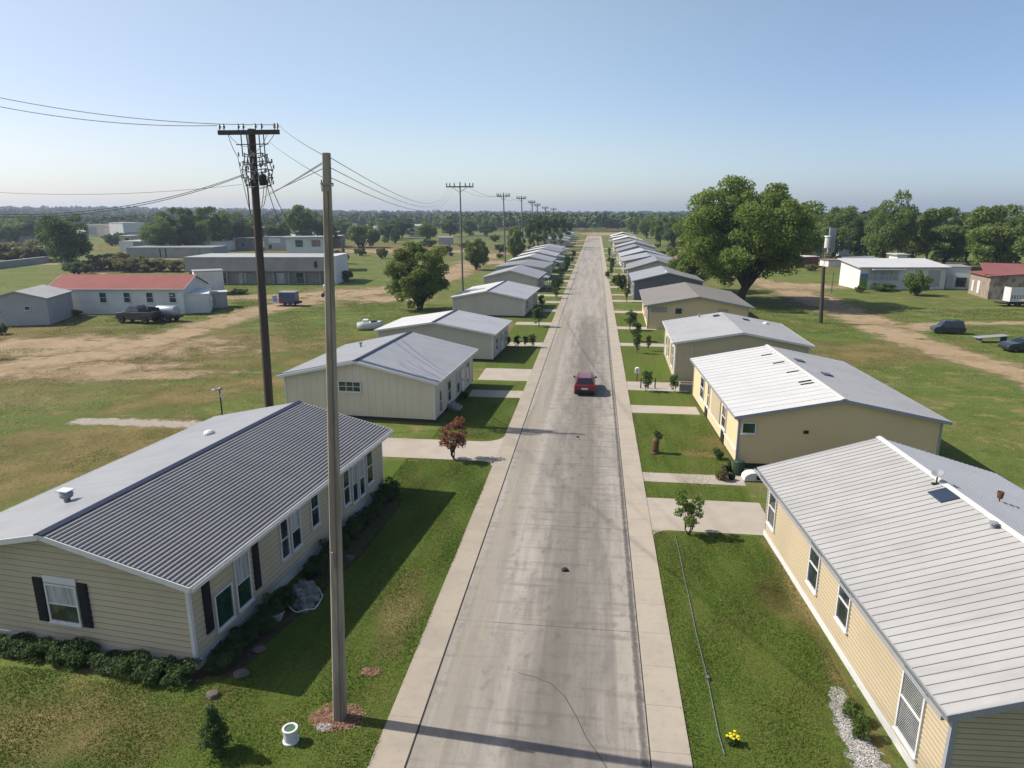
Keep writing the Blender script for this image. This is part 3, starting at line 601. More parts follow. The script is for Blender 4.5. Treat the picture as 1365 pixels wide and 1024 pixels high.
L1 = home('long tan sided home with dark ribbed metal roof and black shutters beside the concrete pole', -1, -13.827, 19.85, 0.101, 16.835, 10.776, 3.646, 4.958, 0.5,
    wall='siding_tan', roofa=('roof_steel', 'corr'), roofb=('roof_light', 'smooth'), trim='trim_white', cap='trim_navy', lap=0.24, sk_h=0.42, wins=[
    ('g', 5.37, 1.95, 1.25, 1.45, 'half'), ('g', 6.35, 2.02, .42, 1.8, 'shutter'), ('g', 4.4, 2.02, .42, 1.8, 'shutter'), ('g', 5.37, 2.92, 1.45, .28, 'panel', 'trim_white'),
    ('r', .85, 2.05, .4, 2.1, 'shutter'), ('r', 1.75, 1.5, .95, 1.35, 'plain', 'glass_green'), ('r', 3.0, 1.9, .85, 2.1, 'half', 'glass_green'), ('r', 3.95, 2.05, .4, 2.1, 'shutter'),
    ('r', 6.1, 2.15, .55, 1.7), ('r', 7.05, 2.15, .7, 1.7, 'half'), ('r', 8.8, 2.4, .65, 1.7), ('r', 12.1, 2.1, .6, 1.8), ('r', 13.1, 1.95, .55, 2.0, 'half'), ('r', 13.95, 1.95, .55, 2.0, 'half'), ('r', 15.0, 2.2, .7, 1.9)])
roof_vent(L1, 7.99, 3.22, 'turbine_vent'); roof_vent(L1, 7.76, 12.12, 'dome_vent')
L2 = home('pale grey panelled home with light blue-grey roof and a small triple window in its gable', -1, -12.071, 49.859, 0.057, 12.629, 12.421, 3.381, 4.841, 0.45,
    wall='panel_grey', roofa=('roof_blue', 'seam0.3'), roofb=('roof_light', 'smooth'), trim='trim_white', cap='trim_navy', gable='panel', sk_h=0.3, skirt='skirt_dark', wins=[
    ('g', 6.9, 2.68, 1.75, .75, 'triple'), ('r', 1.5, 1.4, .5, 1.7), ('r', 4.1, 1.6, .9, 1.7), ('r', 7.0, 1.6, .9, 1.8, 'half'), ('r', 8.6, 1.35, .9, 2.1, 'door'), ('r', 10.6, 1.7, .9, 1.7), ('r', 4.1, .3, 1.2, .5, 'step', 'concrete_wall')])
roof_vent(L2, 9.3, 8.3, 'vent_pipe')
L3 = home('grey board sided home behind the triple windowed one, pale roof, no windows on its gable', -1, -10.968, 72.955, 0.065, 8.973, 13.191, 3.141, 4.279, 0.4,
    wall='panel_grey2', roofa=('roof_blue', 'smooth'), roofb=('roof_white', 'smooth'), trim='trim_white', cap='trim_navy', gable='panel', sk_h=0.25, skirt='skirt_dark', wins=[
    ('r', 2.0, 1.6, 1.0, 1.3), ('r', 5.0, 1.35, .9, 2.0, 'door'), ('r', 7.2, 1.6, 1.0, 1.3)])
L4 = home('grey home with two-tone roof beside the tall grey utility pole on the left', -1, -10.863, 105.631, 0.049, 15.673, 11.439, 2.973, 4.143, 0.4,
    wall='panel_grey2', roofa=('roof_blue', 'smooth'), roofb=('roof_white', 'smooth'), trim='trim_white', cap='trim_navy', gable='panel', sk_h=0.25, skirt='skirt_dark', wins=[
    ('r', 3.0, 1.6, 1.2, 1.3), ('r', 7.0, 1.35, .9, 2.0, 'door'), ('r', 11, 1.6, 1.2, 1.3)])
R1 = home('yellow lap sided home with pale metal roof in the bottom right corner', 1, 9.795, 16.694, -0.05, 16.567, 10.506, 3.474, 5.204, 0.5,
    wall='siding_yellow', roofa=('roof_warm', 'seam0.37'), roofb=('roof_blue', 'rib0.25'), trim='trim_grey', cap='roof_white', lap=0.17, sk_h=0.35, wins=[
    ('r', 15.6, 1.9, .95, 1.75), ('r', 9.9, 1.95, .95, 1.8), ('r', 6.9, 2.15, .9, 1.7), ('r', 1.85, 1.8, 1.15, 2.3, 'blind')])
for T_, s_, L_, he_, ov_ in ((L1, -1, 16.835, 3.646, .5), (R1, 1, 16.567, 3.474, .5)):
    b = MB(); x_ = -s_*(-ov_)*-1; x_ = s_*(-ov_-.045); xa, xb = sorted((x_, x_-s_*.10)); b.box(xa, xb, -ov_, L_+ov_, he_-.17, he_-.155); xo = x_-s_*.10; xa, xb = sorted((xo, xo-s_*.012)); b.box(xa, xb, -ov_, L_+ov_, he_-.17, he_-.03); b.build('gutter', M['trim_white' if s_ < 0 else 'trim_grey'], T_)
roof_vent(R1, 4.75, 10.23, 'solar_panel'); roof_vent(R1, 4.9, 7.3, 'vent_pipe', .5); roof_vent(R1, 7.4, 11.0, 'chimney')
R2 = home('cream walled home with bright white roof slope and dark slots along the ridge', 1, 9.336, 42.855, -0.028, 17.0, 12.222, 3.545, 4.816, 0.35,
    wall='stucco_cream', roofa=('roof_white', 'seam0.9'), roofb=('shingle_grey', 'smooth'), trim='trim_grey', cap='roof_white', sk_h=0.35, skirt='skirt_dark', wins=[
    ('g', .62, 2.72, .75, .62, 'plain', 'glass_green'), ('g', 4.15, 2.55, .3, .2, 'panel', 'black'), ('r', 12.5, 2.1, 1.3, 1.7), ('r', 4.0, 2.2, 1.1, 1.5), ('r', 9.8, 2.2, .5, 1.7), ('r', 7.0, 2.1, 3.2, 1.7, 'panel', 'siding_yellow'),
    ('r', 6.0, 1.15, 11.9, .16, 'panel', 'trim_white'), ('r', 4.2, .75, .9, .9, 'panel', 'black'), ('r', 10.5, .7, .9, .8, 'panel', 'black')])
for u, v in ((5.2, 14.0), (5.3, 10.9), (5.4, 7.7), (5.36, 4.76), (5.32, 4.15)): roof_vent(R2, u, v, 'roof_slot')
roof_vent(R2, 7.2, 12.0, 'skylight', .7); roof_vent(R2, 7.9, 7.9, 'skylight', .7)
R3 = home('pale stucco home with grey shingle roof, two roof hatches and a low wall pipe', 1, 7.958, 66.6, 0.021, 13.0, 12.362, 3.788, 4.951, 0.35,
    wall='stucco_pale', roofa=('shingle_grey', 'smooth'), trim='trim_white', sk_h=0.0, wins=[
    ('r', 2.0, 2.0, .8, 2.0), ('r', 4.4, 1.9, 1.0, 2.0, 'panel', 'siding_yellow'), ('r', 7.0, 2.0, .8, 2.1), ('r', 10.0, 1.6, 1.0, 2.2, 'door'),
    ('g', 1.6, 2.9, .05, 1.4, 'panel', 'trim_white')])
for u, v, kd in ((3.6, 12.3, 'vent_pipe'), (5.3, 11.2, 'skylight'), (8.3, 10.2, 'skylight'), (10.4, 10.1, 'dome_vent')): roof_vent(R3, u, v, kd, .7)
b = MB(); b.tube((3.2, -.12, 2.75), (5.6, -.12, 2.35), .05); b.tube((3.2, -.12, 2.75), (3.2, .02, 2.75), .07); b.build('wall_pipe', M['vent_white'], R3)
R4 = home('beige home with wide brown shingle roof next to the big shade tree', 1, 7.5, 97.2, 0.026, 19.0, 13.6, 3.352, 4.75, 0.6,
    wall='stucco_cream', roofa=('shingle_brown', 'smooth'), trim='trim_grey', sk_h=0.0, wins=[
    ('g', 4.2, 2.6, .9, .8, 'plain'), ('g', 1.5, 2.75, 2.2, .7, 'panel', 'concrete_wall'), ('g', 10.2, 2.4, 1.4, 1.2, 'panel', 'siding_yellow'), ('r', 2, 1.8, .9, 1.6), ('r', 5, 1.8, .9, 1.6), ('r', 9, 1.5, .9, 2.1, 'door'), ('r', 13, 1.8, .9, 1.6)])
R5 = home('home with slate grey gable and pale roof behind the brown roofed one', 1, 7.3, 130.2, 0.002, 16, 12.397, 3.6, 5.2, 0.4,
    wall='wall_dark', roofa=('roof_light', 'smooth'), trim='trim_grey', sk_h=0.0, wins=[('r', 2, 1.8, .9, 1.6), ('r', 5, 1.5, .9, 2.1, 'door'), ('r', 9, 1.8, .9, 1.6), ('r', 12, 1.8, .9, 1.6)])
roof_vent(R5, 5.9, 1.2, 'dome_vent')
# the rest of the two rows, down to the end of the road
rngh = random.Random(4)
roofs = ['roof_mid', 'shingle_dark', 'roof_mid', 'roof_blue', 'shingle_dark', 'roof_mid', 'shingle_brown']
ords = ['fifth', 'sixth', 'seventh', 'eighth', 'ninth', 'tenth', 'eleventh', 'twelfth', 'thirteenth', 'fourteenth', 'fifteenth', 'sixteenth', 'seventeenth', 'eighteenth']
words = {'roof_mid': 'mid grey metal', 'shingle_brown': 'brown grey', 'roof_blue': 'pale blue-grey', 'shingle_dark': 'dark grey', 'shingle_grey': 'mid grey', 'roof_light': 'light grey', 'roof_white': 'white'}
yl = 142.7
for i, (y, x) in enumerate(((142.7, -11.6), (166, -12.6), (188, -12.2), (210, -12.4), (234, -12.6), (258, -12.8), (330, -14.0), (358, -14.2), (388, -14.5), (420, -15), (452, -15))):
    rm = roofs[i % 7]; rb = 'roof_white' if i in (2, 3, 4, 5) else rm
    home('%s roofed home, %s on the left side of the road' % (words[rm], ords[i]), -1, x+rngh.uniform(-.5, .4), y+rngh.uniform(-2, 2), 0.04+rngh.uniform(-.03, .05), 15+rngh.uniform(-2, 2), 12+rngh.uniform(-1, 1), 2.95+rngh.uniform(-.2, .2), 4.2+rngh.uniform(-.3, .3), .4, wall='panel_grey2', roofa=(rm, 'smooth'), roofb=(rb, 'smooth'),
         trim='trim_white', sk_h=0, corner=False, wins=[('r', 3, 1.6, 1.1, 1.3), ('r', 7, 1.4, .9, 2.0, 'door'), ('r', 11, 1.6, 1.1, 1.3)], porch=((2+rngh.random()*3, 7+rngh.random()*3, rngh.choice((1.4, 2.2))) if i % 3 != 1 else None), group='homes lining the left side of the road')
for i, (y, x) in enumerate(((160, 7.4), (186, 7.3), (211, 7.4), (237, 7.3), (264, 7.5), (292, 7.4), (322, 7.4), (352, 7.6), (384, 7.4))):
    rm = roofs[(i+1) % 7] if i < 6 else 'roof_white'
    home('%s roofed home, %s on the right side of the road' % (words[rm], ords[i+1]), 1, x+rngh.uniform(-.3, .6), y+rngh.uniform(-2, 2), rngh.uniform(-.03, .04), 17+rngh.uniform(-3, 2), 12.5+rngh.uniform(-.4, 2.0), 3.3+rngh.uniform(-.2, .3), 4.9+rngh.uniform(-.2, .5), .4, wall='stucco_pale' if i % 2 else 'panel_grey2', roofa=(rm, 'smooth'),
         trim='trim_grey', sk_h=0, corner=False, wins=[('r', 3, 1.7, 1.1, 1.3), ('r', 7, 1.4, .9, 2.0, 'door'), ('r', 12, 1.7, 1.1, 1.3)], porch=((3+rngh.random()*3, 8+rngh.random()*3, rngh.choice((1.2, 2.0))) if i % 3 != 2 else None), group='homes lining the right side of the road')
# ---- buildings away from the road
def front(pl, pr, D, he, hr, label, name='house', cat='house', ov=.3, wins=(), **kw):
    """front wall runs along the ground between two photo points, ridge parallel to it"""
    a_, b_ = G(*pl), G(*pr); d = b_-a_; L = d.length; th = math.atan2(d.y, d.x)
    return home(label, -1, a_.x, a_.y, math.pi/2-th, L, D, he, hr, ov, name=name, cat=cat, wins=wins, **kw), L
q0, q1 = G(70, 419), G(247, 419); LL = (q1-q0).length
red, _ = front((70, 419), (247, 419), 9.0, 4.1, 6.0, 'long white walled house with red shingle roof', ov=.4, wall='wall_white', roofa=('shingle_red', 'smooth'), sk_h=0, trim='trim_white', corner=False,
    wins=[('r', LL*f, 2.7, 1.0, 1.5) for f in (.12, .40, .58, .75, .92)])
# annex and shed beside it
def simple(label, p0, p1, D, H, wallm, roofm, name='shed', cat='shed', wins=(), over=.15, slope=0.0, group=None, parapet=0.0):
    a_, b_ = G(*p0), G(*p1); d = b_-a_; L = d.length; th = math.atan2(d.y, d.x)
    T = empty(name, a_, th, label, cat, group); b = MB(); b.prism([(0, 0), (D, 0), (D, H+slope), (0, H)], 0, L, ax='x'); b.build('wall', M[wallm], T)
    b = MB(); b.prism([(-over, H+.003), (D+over, H+slope+.003), (D+over, H+slope+.16), (-over, H+.16)], -over, L+over, ax='x'); b.build('roof', M[roofm], T)
    for (c, z, w_, h_, st, pn) in wins:
        if st == 'panel':
            b = MB(); b.box(c-w_/2, c+w_/2, -.06, .02, z-h_/2, z+h_/2); b.build('wall_panel', M[pn], T)
        elif st == 'post':
            b = MB(); b.box(c-w_/2, c+w_/2, -h_, -h_+w_, 0, H); b.build('post', M[pn], T)
        elif st == 'door':
            b = MB(); b.box(c-w_/2, c+w_/2, -.06, .02, z-h_/2, z+h_/2); b.box(c-.04, c+.04, -.09, -.06, z-h_/2, z+h_/2); b.build('door', M[pn], T)
        else: window(T, Vector((c, 0.0, z)), X, Vector((0, -1, 0)), w_, h_, st, pn)
    return T, L
simple('low white lean-to with double doors against the red roofed house', (231, 419), (280, 417), 4.5, 3.0, 'wall_white', 'wall_white', 'lean_to', 'shed', [(4.0, 1.2, 2.4, 2.2, 'door', 'trim_white'), (1.2, 1.3, 1.3, 2.0, 'panel', 'wall_slate')], slope=.5)
simple('tall white box shed behind the lean-to', (262, 394), (300, 392), 4.5, 4.6, 'wall_white', 'roof_light', 'box_shed', 'shed', [(2.0, 2.2, 2.0, 2.2, 'door', 'wall_white')])
simple('small grey storage box with pale lid near the white box shed', (284, 411), (304, 410), 2.4, 2.6, 'wall_slate', 'roof_white', 'storage_box', 'shed', [(1.2, 1.2, 1.4, 1.8, 'door', 'panel_grey2')])
# grey block at the far left edge
q = G(67, 433); gx = G(-40, 450)
home('slate grey block shed with beige roof at the left edge', -1, q.x, q.y, -0.35, 9.5, 7.6, 3.9, 5.0, .2, wall='wall_slate', roofa=('roof_warm', 'smooth'), sk_h=0, corner=False, trim='trim_grey', name='block_shed', cat='shed',
     wins=[('g', 2.6, 2.5, .6, .5, 'plain'), ('g', 6.2, 2.1, .4, .5, 'plain')])
# long grey flat-roofed shop block
a_, b_ = G(254, 379), G(436, 379); Lb = (b_-a_).length
T = empty('shop_block', a_, math.atan2((b_-a_).y, (b_-a_).x), 'long low grey concrete shop block with flat roof and deep blank fascia', 'building')
b = MB(); b.box(0, Lb, 0, 13, 0, 3.0); b.build('wall', M['concrete_dark'], T)
b = MB(); b.box(-.4, Lb+.4, -.9, 13.4, 3.0, 6.0); b.build('parapet', M['concrete_wall'], T)
b = MB(); b.box(-.5, Lb+.5, -1.0, 13.5, 6.003, 6.2); b.build('roof', M['roof_warm'], T)
for i in range(9):
    c = 1.6+i*(Lb-3)/8
    b = MB(); b.box(c-.12, c+.12, -.5, -.25, 0, 2.997); b.build('column', M['concrete_wall'], T)
for i in range(6):
    c = 3.3+i*(Lb-5)/6; window(T, Vector((c, -.01, 1.4)), X, Vector((0, -1, 0)), 1.7, 2.3, 'sash', 'glass' if i % 2 else 'curtain', frame='trim_grey')
b = MB(); b.box(Lb-2.4, Lb-1.7, -.96, -.89, 3.8, 5.2); b.build('wall_emblem', M['black'], T)
for c in (Lb*.2, Lb*.55, Lb*.8):
    b = MB(); b.box(c-.03, c+.03, -.92, -.89, 3.05, 5.95); b.build('panel_joint', M['concrete_dark'], T)
simple('white end building with a blue door beside the grey shop block', (437, 379), (449, 379), 12, 6.2, 'wall_white', 'roof_white', 'end_building', 'building', [(.9, 4.2, .8, 1.4, 'panel', 'bluewall')])
simple('pale flat roofed upper block rising behind the grey shop block', (384, 362), (443, 361), 9, 9.2, 'wall_white', 'roof_light', 'upper_block', 'building', [(3.5, 7.6, 2.0, 1.8, 'plain', 'glass'), (8, 7.6, 2.4, 1.8, 'panel', 'plank')], over=.8)
simple('long grey warehouse with vertical joints behind the olive bushes', (170, 344), (283, 344), 14, 3.6, 'concrete_wall', 'roof_light', 'warehouse', 'building', [(12, 1.8, .4, 3, 'panel', 'black'), (14, 1.8, .4, 3, 'panel', 'black'), (26, 1.8, .4, 3, 'panel', 'concrete_dark')])
simple('pale warehouse with salmon stained roof behind the grey one', (160, 335), (300, 335), 22, 4.0, 'wall_white', 'roof_warm', 'warehouse', 'building', [(10, 3, 8, 1.6, 'panel', 'shingle_dark')])
simple('dark cabin with white flat roof left of the wooden pole line', (317, 333), (338, 333), 8, 5.0, 'concrete_dark', 'roof_white', 'cabin', 'house', [(2.5, 2, 1.5, 2.0, 'plain', 'glass')], over=1.0)
simple('pale two-tone cabin right of the wooden pole', (353, 334), (382, 334), 8, 5.6, 'wall_slate', 'roof_light', 'cabin', 'house', [(4.5, 4.2, 5, 2.0, 'panel', 'wall_white'), (2.5, 1.5, 1.5, 2.0, 'plain', 'glass')])
simple('grey cabin with pink side just left of the concrete pole', (398, 326), (418, 326), 10, 5.2, 'wall_slate', 'roof_light', 'cabin', 'house', [(3, 2.5, 3, 2, 'panel', 'shingle_maroon')])
simple('white roofed cabin just right of the concrete pole', (418, 329), (454, 329), 10, 5.0, 'plank', 'roof_white', 'cabin', 'house', [(3, 2.2, 3, 2, 'panel', 'wall_white'), (9, 2.2, 2.5, 2, 'panel', 'glass')])
for p0, p1, H, lab, rm, wm in (((-20, 327), (22, 326), 4.2, 'low shed with pale metal roof at the left edge of the view', 'roof_light', 'wall_slate'), ((16, 326), (48, 325), 5.2, 'white pitched shed second from the left edge', 'roof_white', 'wall_white'), ((40, 322), (62, 322), 4.5, 'small cream shed by the dark tree at the left', 'roof_white', 'stucco_pale')):
    simple(lab, p0, p1, 14, H, wm, rm, slope=2.2)
simple('tan and grey workshop in front of the far wood on the left', (112, 316), (142, 316), 14, 8.0, 'panel_grey', 'roof_warm', 'workshop', 'building', [(6, 4, 6, 5, 'panel', 'wall_slate')])
simple('white shop with orange roof in front of the far wood', (140, 317), (158, 317), 12, 6.5, 'wall_white', 'shingle_red', 'shop', 'building', slope=3)
simple('bright white hall with grey lower floor beside the orange roofed shop', (166, 318), (195, 317), 14, 9.5, 'wall_white', 'roof_white', 'hall', 'building', [(9, 2, 14, 3.5, 'panel', 'wall_slate')])
# concrete boundary wall at the left
a_, b_ = G(-30, 362), G(66, 350); d = b_-a_
T = empty('boundary_wall', a_, math.atan2(d.y, d.x), 'low grey concrete boundary wall with pale coping at the left edge', 'wall')
b = MB(); b.box(0, d.length, 0, .4, 0, 1.8); b.build('wall', M['concrete_wall'], T)
b = MB(); b.box(-.1, d.length+.1, -.15, .55, 1.803, 2.05); b.build('coping', M['roof_white'], T)
# right: white house, its extension, red roofed house
T, Lw = simple('white bungalow with blue and green painted corner across the right field', (1144, 386), (1258, 386), 9, 4.6, 'wall_white', 'roof_white', 'bungalow', 'house',
    [(.9, 1.2, 1.6, 2.3, 'panel', 'greenwall'), (.9, 2.9, 1.6, 1.0, 'panel', 'bluewall'), (5.0, 2.9, 6.4, 2.0, 'sash', 'curtain'), (12.2, 2.4, .8, 3.6, 'panel', 'wall_slate'), (15.8, 2.3, 2.6, 3.4, 'panel', 'wall_slate'), (19.2, 1.6, 1.1, 2.8, 'door', 'wall_slate')], over=.7, slope=1.2)
b = MB(); b.box(2, 9, -1.6, -.1, 4.2, 4.35); b.build('canopy', M['wall_slate'], T)
simple('plain pale grey extension between the white bungalow and the maroon roofed house', (1258, 385), (1290, 386), 8, 4.6, 'wall_white', 'roof_light', 'extension', 'house', [(3.0, 1.5, 2.0, 2.0, 'panel', 'glass')])
simple('small pale shed with flat white roof peeping over the white bungalow', (1193, 368), (1206, 368), 4, 5.4, 'wall_white', 'roof_white', 'shed', 'shed', over=.6)
simple('blue-grey roofed shed behind the left end of the white bungalow', (1142, 376), (1182, 374), 5, 4.4, 'wall_slate', 'shingle_dark', 'shed', 'shed', slope=1.0)
q = G(1316, 398)
simple('weathered plank house with maroon roof at the right edge', (1290, 391), (1316, 399), 10, 4.2, 'plank', 'shingle_maroon', 'plank_house', 'house', [(2.0, 1.8, 1.0, 2.2, 'panel', 'trim_white'), (5.0, 1.8, 1.2, 2.4, 'panel', 'wall_white')], over=.4, slope=1.0)
simple('long maroon roofed house with open porch at the right edge', (1318, 397), (1420, 402), 10, 4.4, 'plank', 'shingle_maroon', 'porch_house', 'house', [(1.2, 2, 1.6, 2.8, 'panel', 'black'), (3.2, 1.8, 1.3, 2.4, 'panel', 'glass'), (5.2, 1.6, 1.3, 2.2, 'panel', 'siding_yellow'), (.4, 0, .25, 1.4, 'post', 'trim_white'), (7.5, 0, .25, 1.4, 'post', 'trim_white'), (11, 2.2, 3, 2, 'panel', 'wall_white')], over=1.4, slope=1.4)
# far yards: sheds behind the dark pole and past the road end
for k, (p0, p1, H, wm, rm, lab) in enumerate((((1060, 357), (1090, 356), 3.0, 'shingle_red', 'roof_white', 'low red kiosk with white top beyond the dark pole'), ((1104, 356), (1128, 356), 1.9, 'wall_white', 'shingle_brown', 'small white stall with brown top beyond the dark pole'),
        ((1118, 341), (1134, 341), 6.0, 'wall_white', 'roof_white', 'white open framed shed in front of the right hand trees'), ((1070, 340), (1100, 340), 4.5, 'plank', 'shingle_brown', 'brown cabin half hidden behind the big tree'), ((1128, 334), (1148, 334), 5, 'plank', 'roof_warm', 'weathered hut under the right hand trees'),
        ((585, 326), (603, 326), 3.5, 'wall_slate', 'roof_white', 'small white topped hut beyond the round bush'), ((690, 318), (705, 318), 5, 'wall_white', 'roof_warm', 'pale hut in front of the central wood'), ((545, 316), (562, 316), 4.5, 'wall_slate', 'roof_white', 'grey hut between the dark far trees'), ((862, 302), (880, 302), 5, 'wall_white', 'roof_white', 'white hut beyond the end of the road'), ((1080, 330), (1096, 330), 5, 'wall_slate', 'roof_light', 'grey hut in the far yard'))):
    simple(lab, p0, p1, 6, H, wm, rm, 'hut', 'shed', over=.3)
rfb = random.Random(31); FB = []
for k in range(20): FB.append((8+k*23+rfb.uniform(-7, 7), rfb.uniform(309, 324)))
for k in range(5): FB.append((1046+k*22+rfb.uniform(-5, 5), rfb.uniform(322, 336)))
for k in range(5): FB.append((480+k*40+rfb.uniform(-9, 9), rfb.uniform(308, 314)))
NUM = ['first', 'second', 'third', 'fourth', 'fifth', 'sixth', 'seventh', 'eighth', 'ninth', 'tenth', 'eleventh', 'twelfth', 'thirteenth', 'fourteenth', 'fifteenth', 'sixteenth', 'seventeenth', 'eighteenth', 'nineteenth', 'twentieth']+['twenty-'+t for t in ('first', 'second', 'third', 'fourth', 'fifth', 'sixth', 'seventh', 'eighth', 'ninth')]+['thirtieth']
FB.sort()
for k, (px, py) in enumerate(FB):
    w2 = rfb.uniform(6, 13); wm = rfb.choice(['wall_white', 'wall_slate', 'plank', 'stucco_pale']); rm = rfb.choice(['roof_white', 'roof_light', 'roof_warm', 'shingle_brown'])
    simple('small far building before the wood, %s from the left edge' % NUM[k], (px-w2, py), (px+w2, py), 9, rfb.uniform(3.2, 5), wm, rm, 'far_building', 'building', [(4, 1.8, 2.0, 1.6, 'panel', 'black'), (9, 1.5, 1.4, 2.2, 'panel', 'wall_slate')], over=.4, slope=rfb.uniform(0, 1.6), group='small far buildings scattered before the wood')
# ============================================================ POLES AND WIRES
def catenary(p, q, sag, n=22): return [p.lerp(q, i/n)-Vector((0, 0, sag*4*(i/n)*(1-i/n))) for i in range(n+1)]
def cable(p, q, sag, r, label, group=None, name='cable'):
    b = MB(); b.path(catenary(p, q, sag), r, 5); return tag(b.build(name, M['wire'], fix=False), label, 'cable', group)
base = G(453, 957); top = AT(435, 204, base.y+0.2)
T = empty('concrete_pole', base, 0, 'tall tapering concrete pole rising from the mulch ring on the left lawn', 'utility pole')
b = MB(); t_ = top-base; n = 4
for i in range(14):
    f0, f1 = i/14, (i+1)/14; r0, r1 = .29-.15*f0, .29-.15*f1; ring = []
    for f_, r_ in ((f0, r0), (f1, r1)):
        c = t_*f_-Vector((0, 0, .3*(1-f_)))
        w_ = r_*0.66; ch = w_*.25
        ring += [c+Vector((x, y, 0)) for x, y in ((-w_, -w_+ch), (-w_+ch, -w_), (w_-ch, -w_), (w_, -w_+ch), (w_, w_-ch), (w_-ch, w_), (-w_+ch, w_), (-w_, w_-ch))]
    F = [(k, (k+1) % 8, 8+(k+1) % 8, 8+k) for k in range(8)]
    if i == 13: F.append(tuple(range(8, 16)))
    b.add(ring, F)
b.build('shaft', M['pole_conc'], T)
b = MB(); c = t_*.955; b.box(c.x-.13, c.x+.13, c.y-.14, c.y+.14, c.z-.03, c.z+.03); b.tube(c+Vector((.1, -.1, 0)), c+Vector((.22, -.15, -.06)), .02); b.tube(c+Vector((-.1, -.13, .1)), c+Vector((-.1, -.13, -.2)), .02); b.build('bracket', M['vent_grey'], T)
b = MB(); b.path([t_*f+Vector((.10-.04*f, -(.22-.10*f), -.1)) for f in (0, .25, .5, .75, .95)], .014, 6); b.build('ground_wire', M['wire'], T)
b = MB(); c = t_*.33; b.box(c.x-.05, c.x+.01, c.y-.26, c.y-.20, c.z-.3, c.z+.25); b.build('label_plate', M['vent_grey'], T)
CP = top
# wooden pole
wb = G(359.5, 551); wt = AT(335, 172, wb.y)
T = empty('wooden_pole', wb, 0, 'dark wooden utility pole with crossarm and insulator cage between the two nearest left homes', 'utility pole')
b = MB(); tv = wt-wb; b.tube(Vector((0, 0, -.3)), tv, .36, .27, 12); b.build('shaft', M['pole_wood'], T)
yy = wb.y
A0, A1 = AT(291, 177, yy-.4), AT(372, 176, yy-.4)
b = MB(); b.obox((A0-wb), ((A1-A0).normalized(), Y_, Z), (0, (A1-A0).length, -.1, .12, -.16, .16)); ca = b.build('crossarm', M['pole_wood'], T)
for f in (.03, .1, .34, .42, .62, .72, .93, .98):
    p = A0.lerp(A1, f)-wb; b = MB(); b.lathe([(.03, .12), (.05, .3), (.13, .32), (.08, .40), (.13, .43), (.07, .5), (.04, .62)], p, 8); b.build('insulator', M['ceramic'], ca)
b = MB()
for f, dz in ((.15, -1.2), (.45, -2.0), (.82, -1.7)):
    p = A0.lerp(A1, f)-wb; q = tv*.93; b.path(catenary(p, Vector((tv.x, p.y, tv.z+dz)), .4, 8), .018, 4)
b.build('jumper_wire', M['wire'], T)
b = MB()
for px_ in (322, 330, 346, 352): p = AT(px_, 190, yy-.5)-wb; b.box(p.x-.03, p.x+.03, p.y-.03, p.y+.03, p.z-1.0, p.z+.8)
p0 = AT(315, 193, yy-.5)-wb; p1 = AT(358, 192, yy-.5)-wb; b.tube(p0, p1, .035); b.build('upper_rack', M['wire'], T)
# insulator cage
cc = AT(343, 228, yy-.5)-wb; b = MB(); rngp = random.Random(2)
for ring_ in range(5):
    z = -1.1+ring_*.55; rx = (.95, 1.15, 1.2, 1.1, .85)[ring_]; n = 16
    pts = [cc+Vector((rx*math.cos(2*math.pi*i/n), .7*math.sin(2*math.pi*i/n), z+.12*math.sin(i))) for i in range(n+1)]; b.path(pts, .035, 5)
for i in range(12):
    a = 2*math.pi*i/12; b.path([cc+Vector((r_*math.cos(a), .55*r_*math.sin(a), z)) for r_, z in ((.95, -1.1), (1.2, 0), (.85, 1.1))], .03, 4)
b.build('wire_cage', M['wire'], T)
for i in range(60):
    b = MB()
    a = rngp.uniform(0, 6.28); r_ = rngp.uniform(.5, 1.35); p = cc+Vector((r_*math.cos(a), .5*r_*math.sin(a), rngp.uniform(-1.1, 1.2))); b.tube(p, p+Vector((0, 0, .28)), .07, .05, 6); b.build('insulator', M['ceramic'], T)
b = MB(); p = AT(350, 236, yy-.9)-wb; b.lathe([(.2, -.6), (.28, -.5), (.28, .1), (.2, .2)], p, 12); b.build('transformer', M['black'], T)
# cables hanging from the cage down to stays in the yard behind
for i, ((sx, sy), (ex, ey), ey_w) in enumerate((((330, 246), (334, 285), 53), ((326, 214), (333, 283), 53.5), ((355, 244), (378, 307), 60), ((358, 240), (396, 312), 60.5), ((356, 246), (348, 276), 54), ((352, 246), (345, 282), 54.5))):
    cable(AT(sx, sy, yy-.4), AT(ex, ey, ey_w), .5, .03 if i < 4 else .025, 'thin black tail cable hanging below the insulator cage of the wooden pole', 'tail cables below the insulator cage')
for (sx, sy, ex, ey) in ((304, 180, 318, 210), (317, 210, 334, 285), (365, 180, 345, 195)):
    cable(AT(sx, sy, yy-.4), AT(ex, ey, yy-.4), .25, .022, 'thin black tail cable hanging below the insulator cage of the wooden pole', 'tail cables below the insulator cage')
J = AT(352, 262, yy-1)
for k, (dy, dx) in enumerate(((214, 0), (216, 0), (223, 0))):
    cable(AT(434, dy, CP.y), AT((350, 354, 356)[k], (264, 262, 258)[k], yy-1), .04, (.012, .011, .013)[k], ('topmost', 'middle', 'lowest')[k]+' heavy black cable from the insulator cage up to the concrete pole', 'heavy cables between the two near poles')
